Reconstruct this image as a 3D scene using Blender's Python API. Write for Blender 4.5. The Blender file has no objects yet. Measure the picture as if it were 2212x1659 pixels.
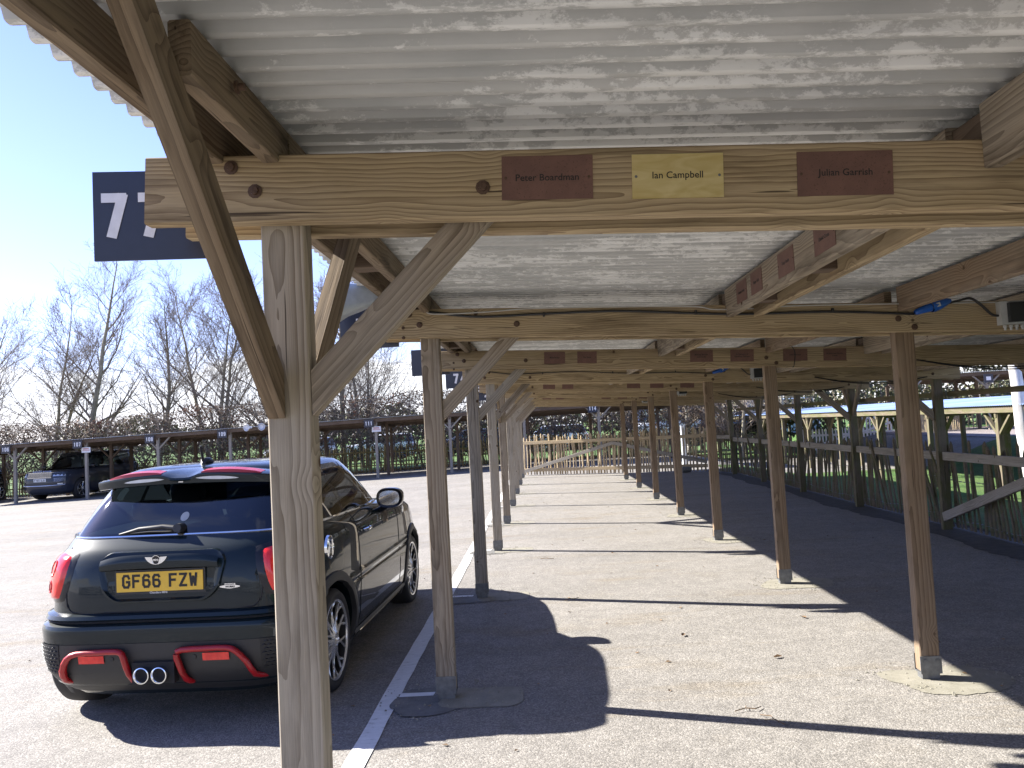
import bpy, bmesh, math, random
import numpy as np
from mathutils import Vector, Matrix
R = math.radians
SC = bpy.context.scene
COL = SC.collection
rnd = random.Random(7)

# ------------------------------------------------------------------ camera
cam = bpy.data.cameras.new('camera')
camo = bpy.data.objects.new('camera', cam); COL.objects.link(camo)
cam.sensor_fit = 'HORIZONTAL'; cam.sensor_width = 36.0
cam.lens = 36.0 * 1661.87 / 2212.0
cam.clip_start = 0.05; cam.clip_end = 2000
_r = Vector((0.99784063, 0.03820397, -0.05342781)); _u = Vector((0.05536913, -0.05170374, 0.99712636)); _f = Vector((-0.03533177, 0.99793145, 0.05370741))
_m = Matrix.Identity(4)
for i in range(3):
    _m[i][0] = _r[i]; _m[i][1] = _u[i]; _m[i][2] = -_f[i]
_m[2][3] = 1.6
camo.matrix_world = _m
SC.camera = camo

# ------------------------------------------------------------------ light
SUN_AZ = (-0.951, 0.311); SUN_EL = 34.3
w = bpy.data.worlds.new('World'); SC.world = w; w.use_nodes = True
nt = w.node_tree; nt.nodes.clear()
N = nt.nodes.new; LK = nt.links.new
wout = N('ShaderNodeOutputWorld'); bg = N('ShaderNodeBackground'); LK(bg.outputs[0], wout.inputs[0])
sky = N('ShaderNodeTexSky'); sky.sky_type = 'NISHITA'; sky.sun_disc = False
sky.sun_elevation = R(SUN_EL); sky.sun_rotation = math.atan2(SUN_AZ[0], SUN_AZ[1])
sky.air_density = 1.0; sky.dust_density = 0.25; sky.ozone_density = 3.2
bg.inputs[1].default_value = 0.08
tc = N('ShaderNodeTexCoord'); sep = N('ShaderNodeSeparateXYZ'); LK(tc.outputs['Generated'], sep.inputs[0])
def wmath(op, a, b=None, c=None, clamp=False):
    n = N('ShaderNodeMath'); n.operation = op; n.use_clamp = clamp
    for i, v in enumerate((a, b, c)):
        if v is None: continue
        if isinstance(v, (int, float)): n.inputs[i].default_value = v
        else: LK(v, n.inputs[i])
    return n.outputs[0]
# low cumulus bank round the horizon with a bumpy top, wisps above
cn = N('ShaderNodeTexNoise'); cn.inputs['Scale'].default_value = 3.2; cn.inputs['Detail'].default_value = 7; cn.inputs['Roughness'].default_value = .55
mp = N('ShaderNodeMapping'); mp.inputs['Scale'].default_value = (1, 1, 2.2); mp.inputs['Location'].default_value = (.4, .15, 0)
LK(tc.outputs['Generated'], mp.inputs[0]); LK(mp.outputs[0], cn.inputs[0])
topz = wmath('MULTIPLY_ADD', cn.outputs['Fac'], 0.30, -0.035)
edge = wmath('SUBTRACT', topz, sep.outputs[2])
cl = wmath('MULTIPLY', edge, 38, clamp=True)
cn2 = N('ShaderNodeTexNoise'); cn2.inputs['Scale'].default_value = 2.0; cn2.inputs['Detail'].default_value = 8; cn2.inputs['Roughness'].default_value = .6
mp2 = N('ShaderNodeMapping'); mp2.inputs['Scale'].default_value = (1, 1, 3.5); LK(tc.outputs['Generated'], mp2.inputs[0]); LK(mp2.outputs[0], cn2.inputs[0])
wisp = wmath('MULTIPLY', wmath('SUBTRACT', cn2.outputs['Fac'], .56), 3.0, clamp=True)
gap = wmath('MULTIPLY_ADD', wmath('MULTIPLY', wmath('SUBTRACT', cn2.outputs['Fac'], .47), 9, clamp=True), .35, .65)
cl2 = wmath('MAXIMUM', wmath('MULTIPLY', cl, gap), wmath('MULTIPLY', wisp, .55))
mx = N('ShaderNodeMix'); mx.data_type = 'RGBA'
tn = N('ShaderNodeMix'); tn.data_type = 'RGBA'; tn.blend_type = 'MULTIPLY'; tn.inputs['Factor'].default_value = 1; LK(sky.outputs[0], tn.inputs[6]); tn.inputs[7].default_value = (.84, .76, 1.03, 1)
hz = wmath('MULTIPLY', wmath('SUBTRACT', .45, sep.outputs[2], clamp=True), .34)
cl3 = wmath('MAXIMUM', cl2, hz)
LK(cl3, mx.inputs['Factor']); LK(tn.outputs[2], mx.inputs[6]); mx.inputs[7].default_value = (5.6, 5.7, 5.9, 1)
LK(mx.outputs[2], bg.inputs[0])

sd = bpy.data.lights.new('sun', 'SUN'); sd.energy = 5.0; sd.angle = R(0.5); sd.color = (1.0, .95, .87)
so = bpy.data.objects.new('sun', sd); COL.objects.link(so)
ce = math.cos(R(SUN_EL)); sv = Vector((SUN_AZ[0]*ce, SUN_AZ[1]*ce, math.sin(R(SUN_EL))))
so.rotation_euler = (-sv).to_track_quat('-Z', 'Y').to_euler(); so.location = sv*50
SC.view_settings.view_transform = 'Standard'; SC.view_settings.look = 'None'
SC.view_settings.exposure = 1.93; SC.view_settings.gamma = 1; SC.view_settings.use_curve_mapping = False

# ------------------------------------------------------------------ materials
def newmat(name):
    m = bpy.data.materials.new(name); m.use_nodes = True
    t = m.node_tree; b = t.nodes['Principled BSDF']
    return m, t, b
def nd(t, kind, **kw):
    n = t.nodes.new(kind)
    for k, v in kw.items(): setattr(n, k, v)
    return n
def setin(t, n, **kw):
    for k, v in kw.items():
        k = k.replace('_', ' ')
        if hasattr(v, 'links') or isinstance(v, bpy.types.NodeSocket): t.links.new(v, n.inputs[k])
        else: n.inputs[k].default_value = v
def ramp(t, fac, stops):
    r = t.nodes.new('ShaderNodeValToRGB'); t.links.new(fac, r.inputs[0])
    el = r.color_ramp.elements
    while len(el) < len(stops): el.new(.5)
    for e, (p, c) in zip(el, stops):
        e.position = p; e.color = (c[0], c[1], c[2], 1) if not isinstance(c, (int, float)) else (c, c, c, 1)
    return r.outputs[0]
def mth(t, op, a, b=None, c=None, clamp=False):
    n = t.nodes.new('ShaderNodeMath'); n.operation = op; n.use_clamp = clamp
    for i, v in enumerate((a, b, c)):
        if v is None: continue
        if isinstance(v, (int, float)): n.inputs[i].default_value = v
        else: t.links.new(v, n.inputs[i])
    return n.outputs[0]
def mixc(t, f, a, b, mode='MIX'):
    n = t.nodes.new('ShaderNodeMix'); n.data_type = 'RGBA'; n.blend_type = mode
    for i, v in ((0, f), (6, a), (7, b)):
        if isinstance(v, (int, float)): n.inputs[i].default_value = v
        elif isinstance(v, tuple): n.inputs[i].default_value = (v[0], v[1], v[2], 1)
        else: t.links.new(v, n.inputs[i])
    return n.outputs[2]
def noise(t, vec, scale, detail=4, rough=.55, dist=0):
    n = t.nodes.new('ShaderNodeTexNoise'); t.links.new(vec, n.inputs[0])
    n.inputs['Scale'].default_value = scale; n.inputs['Detail'].default_value = detail; n.inputs['Roughness'].default_value = rough; n.inputs['Distortion'].default_value = dist
    return n.outputs['Fac']
def mapping(t, vec, scale=(1, 1, 1), loc=(0, 0, 0)):
    n = t.nodes.new('ShaderNodeMapping'); t.links.new(vec, n.inputs[0]); n.inputs['Scale'].default_value = scale; n.inputs['Location'].default_value = loc
    return n.outputs[0]
def bump(t, b, h, strength=.4, dist=.004):
    n = t.nodes.new('ShaderNodeBump'); n.inputs['Strength'].default_value = strength; n.inputs['Distance'].default_value = dist
    t.links.new(h, n.inputs['Height']); t.links.new(n.outputs[0], b.inputs['Normal'])

def plain(name, col, rough=.5, metal=0, coat=0, noise_amt=.12, nscale=25, spec=.5):
    m, t, b = newmat(name)
    tcn = nd(t, 'ShaderNodeTexCoord')
    f = noise(t, tcn.outputs['Object'], nscale, 5)
    c = ramp(t, f, [(.25, tuple(x*(1-noise_amt) for x in col)), (.75, tuple(min(1, x*(1+noise_amt)) for x in col))])
    t.links.new(c, b.inputs['Base Color'])
    b.inputs['Roughness'].default_value = rough; b.inputs['Metallic'].default_value = metal
    b.inputs['Coat Weight'].default_value = coat; b.inputs['Coat Roughness'].default_value = .03
    b.inputs['Specular IOR Level'].default_value = spec
    return m

def wood(name, light, dark, grey, grey_amt=.5, green=0.0, rings=150, bumps=.5, stain=.5):
    m, t, b = newmat(name)
    tcn = nd(t, 'ShaderNodeTexCoord'); oi = nd(t, 'ShaderNodeObjectInfo')
    off = nd(t, 'ShaderNodeVectorMath', operation='MULTIPLY_ADD')
    cmb = nd(t, 'ShaderNodeCombineXYZ')
    for i, k in enumerate((37.0, 0.0, 0.0)): t.links.new(mth(t, 'MULTIPLY', oi.outputs['Random'], k), cmb.inputs[i])
    t.links.new(tcn.outputs['Object'], off.inputs[0]); off.inputs[1].default_value = (1, 1, 1); t.links.new(cmb.outputs[0], off.inputs[2])
    P0 = off.outputs[0]
    o2 = nd(t, 'ShaderNodeVectorMath', operation='ADD'); c2 = nd(t, 'ShaderNodeCombineXYZ')
    t.links.new(mth(t, 'MULTIPLY', oi.outputs['Random'], 111.0), c2.inputs[1]); t.links.new(mth(t, 'MULTIPLY', oi.outputs['Random'], 233.0), c2.inputs[2])
    t.links.new(P0, o2.inputs[0]); t.links.new(c2.outputs[0], o2.inputs[1]); P = o2.outputs[0]
    # knots: sparse cells along the timber
    kv = mapping(t, P, (4.2, 4.2, 4.2))
    vo = nd(t, 'ShaderNodeTexVoronoi'); vo.inputs['Scale'].default_value = 1; vo.inputs['Randomness'].default_value = 1.0; t.links.new(kv, vo.inputs[0])
    kd = vo.outputs['Distance']
    kb = mth(t, 'POWER', 2.718, mth(t, 'MULTIPLY', mth(t, 'MULTIPLY', kd, kd), -38))
    s = nd(t, 'ShaderNodeSeparateXYZ'); t.links.new(P0, s.inputs[0])
    n1 = noise(t, mapping(t, P, (1.3, 5, 5)), 1.0, 3, .5)
    n2 = noise(t, mapping(t, P, (5, 30, 30)), 1.0, 3, .5)
    ang = mth(t, 'MULTIPLY_ADD', oi.outputs['Random'], .06, .03)
    yy = mth(t, 'ADD', s.outputs[1], mth(t, 'SUBTRACT', ang, mth(t, 'MULTIPLY', n1, .085)))
    zz = mth(t, 'ADD', s.outputs[2], mth(t, 'MULTIPLY_ADD', n1, .11, -.02))
    rr = mth(t, 'SQRT', mth(t, 'ADD', mth(t, 'MULTIPLY', yy, yy), mth(t, 'MULTIPLY', zz, zz)))
    rr = mth(t, 'ADD', rr, mth(t, 'MULTIPLY', kb, .034))
    rr = mth(t, 'ADD', rr, mth(t, 'MULTIPLY', n2, .006))
    ring = mth(t, 'FRACT', mth(t, 'MULTIPLY', rr, rings/2.0))
    ring = mth(t, 'POWER', ring, 1.8)
    fib = noise(t, mapping(t, P, (6, 330, 330)), 1.0, 2, .6)
    blot = noise(t, mapping(t, P, (2.2, 9, 9)), 1.0, 5, .6)
    c = mixc(t, mth(t, 'MULTIPLY', ring, .85), light, dark)
    c = mixc(t, mth(t, 'MULTIPLY', mth(t, 'SUBTRACT', blot, .35, clamp=False), grey_amt*2.2, clamp=True), c, grey)
    c = mixc(t, .55, c, ramp(t, fib, [(.25, .55), (.7, 1.0)]), 'MULTIPLY')
    st = noise(t, mapping(t, P, (1.5, 12, 12), (3, 1, 2)), 1.0, 5, .65)
    c = mixc(t, mth(t, 'MULTIPLY', mth(t, 'SUBTRACT', st, .52), stain*5, clamp=True), c, tuple(x*.38 for x in dark))
    crk = noise(t, mapping(t, P, (1.6, 70, 70), (7, 1, 4)), 1.0, 2, .5)
    c = mixc(t, ramp(t, crk, [(.70, 0.0), (.725, .85)]), c, (.03, .02, .014))
    c = mixc(t, ramp(t, kb, [(.80, 0.0), (.90, 1.0)]), c, (.075, .045, .026))
    c = mixc(t, mth(t, 'MULTIPLY', oi.outputs['Random'], .16), c, (.10, .07, .045))
    if green:
        g = noise(t, mapping(t, P, (3, 10, 10), (5, 5, 5)), 1.0, 4)
        c = mixc(t, mth(t, 'MULTIPLY', mth(t, 'SUBTRACT', g, .5 - green*.35), 3, clamp=True), c, (.09, .10, .03))
    t.links.new(c, b.inputs['Base Color'])
    b.inputs['Roughness'].default_value = .82; b.inputs['Specular IOR Level'].default_value = .25
    h = mth(t, 'ADD', mth(t, 'MULTIPLY', ring, -.5), mth(t, 'MULTIPLY', fib, .8))
    bump(t, b, h, bumps, .0022)
    return m

M = {}
M['wood_pale'] = wood('weathered pale timber', (.46, .40, .31), (.17, .13, .085), (.43, .40, .345), .8, .0)
M['wood_beam'] = wood('treated yellow timber', (.50, .385, .225), (.18, .115, .058), (.41, .345, .25), .4, .0, stain=.6)
M['wood_warm'] = wood('reddish brown timber', (.30, .215, .14), (.11, .07, .042), (.30, .255, .20), .55, .0)
M['wood_brown'] = wood('brown weathered timber', (.36, .295, .215), (.12, .085, .055), (.33, .30, .25), .7, .0, stain=.7)
M['wood_dark'] = wood('dark stained timber', (.25, .185, .12), (.08, .052, .03), (.235, .20, .155), .6, .0, stain=1.0)
M['wood_mossy'] = wood('mossy old timber', (.20, .165, .115), (.08, .06, .035), (.18, .165, .13), .5, .22)
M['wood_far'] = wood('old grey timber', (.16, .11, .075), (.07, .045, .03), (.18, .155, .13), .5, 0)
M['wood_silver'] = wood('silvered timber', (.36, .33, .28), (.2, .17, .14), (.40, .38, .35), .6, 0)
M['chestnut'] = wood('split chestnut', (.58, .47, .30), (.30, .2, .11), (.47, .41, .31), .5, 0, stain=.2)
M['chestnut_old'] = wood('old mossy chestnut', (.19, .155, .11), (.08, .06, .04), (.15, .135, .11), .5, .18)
M['chestnut_mid'] = wood('weathered chestnut', (.26, .20, .11), (.12, .085, .045), (.21, .18, .12), .5, .35)

# corrugated sheet, old peeling whitewash below
m, t, b = newmat('corrugated sheet peeling paint'); M['sheet'] = m
tcn = nd(t, 'ShaderNodeTexCoord'); oi = nd(t, 'ShaderNodeObjectInfo')
off = nd(t, 'ShaderNodeVectorMath', operation='ADD'); cmb = nd(t, 'ShaderNodeCombineXYZ')
t.links.new(mth(t, 'MULTIPLY', oi.outputs['Random'], 53.0), cmb.inputs[0]); t.links.new(mth(t, 'MULTIPLY', oi.outputs['Random'], 17.0), cmb.inputs[1])
t.links.new(tcn.outputs['Object'], off.inputs[0]); t.links.new(cmb.outputs[0], off.inputs[1]); P = off.outputs[0]
big = noise(t, mapping(t, P, (1.2, 3.0, 1)), 1.0, 3)
fine = noise(t, mapping(t, P, (9, 26, 6)), 1.0, 9, .78, .2)
sepo = nd(t, 'ShaderNodeSeparateXYZ'); t.links.new(tcn.outputs['Object'], sepo.inputs[0])
crest = mth(t, 'MULTIPLY', mth(t, 'ADD', sepo.outputs[2], .009), 7.0)   # pale coat mask falls with height across each corrugation
pf = mth(t, 'ADD', mth(t, 'MULTIPLY', big, .55), mth(t, 'ADD', fine, mth(t, 'MULTIPLY', crest, -.55)))
pm = ramp(t, pf, [(.775, 0.0), (.835, 1.0)])
grime = noise(t, mapping(t, P, (2.0, 9, 4), (9, 2, 0)), 1.0, 6, .6)
zinc = ramp(t, grime, [(.3, (.39, .40, .395)), (.7, (.53, .53, .515))])
wash = ramp(t, grime, [(.3, (.62, .625, .61)), (.7, (.78, .785, .77))])
c = mixc(t, pm, zinc, wash)
c = mixc(t, mth(t, 'MULTIPLY', mth(t, 'SUBTRACT', noise(t, mapping(t, P, (.8, 2.2, 1), (4, 4, 0)), 1.0, 5), .6), 3.2, clamp=True), c, (.24, .245, .24))
t.links.new(c, b.inputs['Base Color']); b.inputs['Roughness'].default_value = .5; b.inputs['Metallic'].default_value = 0.1
bump(t, b, mth(t, 'ADD', pm, mth(t, 'MULTIPLY', grime, .4)), .35, .0015)
m, t, b = newmat('galvanised roof top'); M['rooftop'] = m
tcn = nd(t, 'ShaderNodeTexCoord'); f = noise(t, mapping(t, tcn.outputs['Object'], (1, 3, 1)), 1.2, 5)
t.links.new(ramp(t, f, [(.3, (.42, .46, .52)), (.7, (.62, .66, .72))]), b.inputs['Base Color']); b.inputs['Roughness'].default_value = .3; b.inputs['Metallic'].default_value = .35

M['rooftop_blue'] = plain('galvanised sheet tinted as sky reflection', (.33, .44, .66), .35, .2, nscale=1.5)  # galvanised sheet, with the blue of reflected sky put into its base colour
# tarmac
def tarmac(name, base, patch, fines=1.0):
    m, t, b = newmat(name)
    tcn = nd(t, 'ShaderNodeTexCoord'); P = tcn.outputs['Object']
    vo = nd(t, 'ShaderNodeTexVoronoi'); vo.inputs['Scale'].default_value = 125; t.links.new(P, vo.inputs[0])
    sp = nd(t, 'ShaderNodeSeparateColor'); t.links.new(vo.outputs['Color'], sp.inputs[0])
    agg = ramp(t, sp.outputs[0], [(0.0, .62), (.35, .88), (.75, 1.12), (1.0, 1.5)])
    md = noise(t, P, 1.1, 6, .6); lg = noise(t, mapping(t, P, (1, 2.4, 1)), .35, 5, .6)
    c = mixc(t, ramp(t, lg, [(.35, 0.0), (.7, 1.0)]), base, tuple(x*.80 for x in base))
    c = mixc(t, mth(t, 'MULTIPLY', mth(t, 'SUBTRACT', md, .56), 3.2, clamp=True), c, patch)
    sm = noise(t, mapping(t, P, (.55, 2.2, 1), (3, 7, 0)), 1.0, 6, .65)
    c = mixc(t, mth(t, 'MULTIPLY', mth(t, 'SUBTRACT', sm, .55), 4.0, clamp=True), c, tuple(x*y for x, y in zip(base, (.80, .70, .54))))
    oil = noise(t, P, 2.3, 3, .45)
    c = mixc(t, mth(t, 'MULTIPLY', mth(t, 'SUBTRACT', oil, .70), 6, clamp=True), c, (.07, .066, .062))
    fs = noise(t, P, 7, 5, .65)
    c = mixc(t, 1.0, c, ramp(t, fs, [(.25, .82), (.75, 1.14)]), 'MULTIPLY')
    c = mixc(t, .9, c, agg, 'MULTIPLY')
    t.links.new(c, b.inputs['Base Color']); b.inputs['Roughness'].default_value = .85; b.inputs['Specular IOR Level'].default_value = .3
    hgt = mth(t, 'ADD', mth(t, 'MULTIPLY', vo.outputs['Distance'], -1.0), mth(t, 'MULTIPLY', sp.outputs[1], .5))
    bump(t, b, hgt, .4*fines, .005)
    return m
M['tarmac'] = tarmac('worn tarmac', (.228, .215, .197), (.195, .172, .138))
M['road'] = tarmac('pinkish tarmac path', (.25, .22, .21), (.22, .19, .17))
m, t, b = newmat('grass'); M['grass'] = m
tcn = nd(t, 'ShaderNodeTexCoord'); f = noise(t, tcn.outputs['Object'], 6, 6, .7); f2 = noise(t, tcn.outputs['Object'], .5, 4)
c = mixc(t, ramp(t, f2, [(.4, 0.0), (.7, 1.0)]), ramp(t, f, [(.3, (.03, .075, .012)), (.7, (.075, .18, .028))]), (.11, .16, .04))
t.links.new(c, b.inputs['Base Color']); b.inputs['Roughness'].default_value = .9; bump(t, b, noise(t, tcn.outputs['Object'], 40, 5, .8), 1.0, .05)
M['blade'] = plain('grass blade', (.06, .135, .02), .7, noise_amt=.4, nscale=3)
m, t, b = newmat('worn white road paint'); M['paint'] = m
tcn = nd(t, 'ShaderNodeTexCoord'); f = noise(t, mapping(t, tcn.outputs['Object'], (14, 30, 1)), 1.0, 7, .7)
c = ramp(t, f, [(.30, (.26, .25, .24)), (.40, (.60, .60, .59)), (.8, (.75, .75, .74))])
t.links.new(c, b.inputs['Base Color']); b.inputs['Roughness'].default_value = .7; bump(t, b, noise(t, tcn.outputs['Object'], 120, 3), .4, .003)
def concrete(name, ca, cb):
    m, t, b = newmat(name); tcn = nd(t, 'ShaderNodeTexCoord')
    f = noise(t, tcn.outputs['Object'], 9, 7, .65); f2 = noise(t, tcn.outputs['Object'], 160, 3)
    c = mixc(t, .5, ramp(t, f, [(.3, ca), (.7, cb)]), ramp(t, f2, [(.3, .7), (.7, 1.15)]), 'MULTIPLY')
    t.links.new(c, b.inputs['Base Color']); b.inputs['Roughness'].default_value = .85; bump(t, b, f2, .5, .003)
    return m
M['pad'] = concrete('concrete footing', (.19, .178, .14), (.27, .255, .21))
M['pad_dark'] = concrete('bitumen patch', (.10, .10, .095), (.19, .18, .16))
M['metal'] = plain('galvanised steel', (.17, .175, .18), .5, .5, noise_amt=.35)
M['rust'] = plain('rusty bolt', (.10, .06, .04), .7, .4, noise_amt=.4, nscale=120)
M['signblack'] = plain('navy black sign board', (.016, .020, .038), .35, spec=.6)
M['white'] = plain('white print', (.72, .73, .76), .5)
M['whitewood'] = plain('white painted timber', (.74, .75, .77), .5)
m, t, b = newmat('corroded copper plaque'); M['copper'] = m
tcn = nd(t, 'ShaderNodeTexCoord'); f = noise(t, tcn.outputs['Object'], 220, 6, .75); f2 = noise(t, tcn.outputs['Object'], 14, 4)
c = mixc(t, mth(t, 'GREATER_THAN', f, .60), ramp(t, f2, [(.3, (.125, .066, .052)), (.7, (.175, .092, .07))]), (.09, .045, .035))
t.links.new(c, b.inputs['Base Color']); b.inputs['Roughness'].default_value = .65; b.inputs['Metallic'].default_value = .2
m, t, b = newmat('polished brass plaque'); M['brass'] = m
tcn = nd(t, 'ShaderNodeTexCoord'); f = noise(t, mapping(t, tcn.outputs['Object'], (8, 8, 30)), 1.0, 3, .5, 1.5)
t.links.new(ramp(t, f, [(.3, (.62, .49, .20)), (.7, (.76, .64, .33))]), b.inputs['Base Color']); b.inputs['Roughness'].default_value = .32; b.inputs['Metallic'].default_value = .75
M['ink'] = plain('engraved black', (.012, .01, .01), .6)
M['cable'] = plain('black rubber cable', (.018, .017, .017), .5)
M['cable_grey'] = plain('grey cable', (.38, .37, .34), .5)
M['blue'] = plain('blue plastic', (.015, .09, .38), .35)
M['box'] = plain('grey plastic box', (.42, .43, .42), .45)
M['boxdark'] = plain('dark smoked lid', (.02, .022, .025), .25)
M['horn'] = plain('blue grey horn plastic', (.36, .40, .43), .38)
# cars
def paint(name, col, flake=.3):
    m, t, b = newmat(name)
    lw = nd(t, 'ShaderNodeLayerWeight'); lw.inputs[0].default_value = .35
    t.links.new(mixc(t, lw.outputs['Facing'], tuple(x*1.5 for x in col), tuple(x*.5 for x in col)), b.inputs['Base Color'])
    b.inputs['Metallic'].default_value = flake*.3; b.inputs['Roughness'].default_value = .45; b.inputs['Specular IOR Level'].default_value = .08
    b.inputs['Coat Weight'].default_value = 1.0; b.inputs['Coat Roughness'].default_value = .015; b.inputs['Coat IOR'].default_value = 1.38
    tcn = nd(t, 'ShaderNodeTexCoord'); dn = noise(t, tcn.outputs['Object'], 3.0, 2); bump(t, b, dn, .02, .02)
    return m
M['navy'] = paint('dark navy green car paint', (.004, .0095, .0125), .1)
M['greycar'] = paint('dark grey car paint', (.022, .026, .036), .4)
M['blackcar'] = paint('black car paint', (.010, .010, .012), .3)
M['silvercar'] = paint('silver car paint', (.35, .37, .39), .6)
M['whitecar'] = paint('white car paint', (.62, .64, .67), .0)
M['bluecar'] = paint('pale blue van paint', (.30, .42, .62), .1)
M['plastic'] = plain('black trim plastic', (.022, .022, .023), .5)
M['plastic_mesh'] = plain('black mesh plastic', (.012, .012, .013), .6)
M['dark'] = plain('dark cabin', (.012, .012, .014), .8)
M['seat'] = plain('dark seat leather', (.03, .032, .036), .55)
M['tyre'] = plain('tyre rubber', (.022, .021, .021), .75)
M['alloy'] = plain('machined alloy', (.66, .66, .66), .25, .8)
M['alloy_dark'] = plain('dark alloy', (.03, .03, .032), .4, .5)
M['chrome'] = plain('chrome', (.80, .82, .85), .08, 1.0, noise_amt=.03)
M['redtrim'] = plain('red painted trim', (.34, .006, .010), .35, 0, .2)
M['yellow'] = plain('yellow number plate', (.72, .45, .045), .45, 0, noise_amt=.06)
M['whiteplate'] = plain('white number plate', (.68, .70, .70), .45, 0, noise_amt=.06)
M['stripe'] = plain('wheel stripe red', (.4, .02, .02), .4)
for gname, gkey, gcol in (('tinted glass', 'glass', (.20, .26, .30, 1)), ('clear glass', 'glass_clear', (.55, .62, .62, 1))):
  m, t, b = newmat(gname); M[gkey] = m
  t.nodes.remove(b); o_ = t.nodes['Material Output']
  tr = nd(t, 'ShaderNodeBsdfTransparent'); tr.inputs[0].default_value = gcol
  gl = nd(t, 'ShaderNodeBsdfGlossy'); gl.inputs['Roughness'].default_value = .02; gl.inputs[0].default_value = (.95, .97, 1, 1)
  fr = nd(t, 'ShaderNodeFresnel'); fr.inputs[0].default_value = 1.62
  ms = nd(t, 'ShaderNodeMixShader'); t.links.new(mth(t, 'MULTIPLY_ADD', fr.outputs[0], 1.0, .02), ms.inputs[0]); t.links.new(tr.outputs[0], ms.inputs[1]); t.links.new(gl.outputs[0], ms.inputs[2]); t.links.new(ms.outputs[0], o_.inputs[0])
m, t, b = newmat('red lamp lens'); M['lamp'] = m
tcn = nd(t, 'ShaderNodeTexCoord'); f = noise(t, mapping(t, tcn.outputs['Object'], (30, 30, 14)), 1.0, 2)
t.links.new(ramp(t, f, [(.3, (.62, .006, .008)), (.7, (.85, .03, .02))]), b.inputs['Base Color']); b.inputs['Roughness'].default_value = .12; b.inputs['Coat Weight'].default_value = .5
b.inputs['Subsurface Weight'].default_value = .0
M['lens'] = plain('clear lamp lens', (.55, .6, .68), .12, .4, 1.0)
# plants
def bark(name, a, b_):
    m, t, b = newmat(name); tcn = nd(t, 'ShaderNodeTexCoord'); f = noise(t, mapping(t, tcn.outputs['Object'], (8, 8, 2)), 1.0, 6, .7)
    t.links.new(ramp(t, f, [(.35, a), (.65, b_)]), b.inputs['Base Color']); b.inputs['Roughness'].default_value = .9
    return m
M['bark'] = bark('grey green bark', (.17, .155, .11), (.32, .29, .21))
M['twig'] = bark('bare twigs', (.15, .12, .095), (.29, .24, .185))
M['birch'] = bark('pale birch bark', (.36, .34, .31), (.62, .60, .57))
def leafmat(name, cols):
    m, t, b = newmat(name); gi = nd(t, 'ShaderNodeNewGeometry')
    st = [(i/(len(cols)-1), c) for i, c in enumerate(cols)]
    t.links.new(ramp(t, gi.outputs['Random Per Island'], st), b.inputs['Base Color']); b.inputs['Roughness'].default_value = .7
    return m
M['hedgeleaf'] = leafmat('dry beech leaves', [(.09, .065, .045), (.15, .105, .07), (.19, .10, .05), (.12, .095, .07), (.10, .085, .05), (.24, .18, .13)])
M['rustleaf'] = leafmat('copper beech leaves', [(.22, .075, .035), (.14, .06, .03), (.30, .11, .05)])
M['litter'] = leafmat('leaf litter', [(.16, .085, .035), (.25, .15, .07), (.10, .06, .03), (.30, .2, .1)])
M['farleaf'] = leafmat('far spring hedge leaves', [(.11, .12, .05), (.17, .17, .075), (.09, .085, .05), (.15, .125, .085)])

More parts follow.
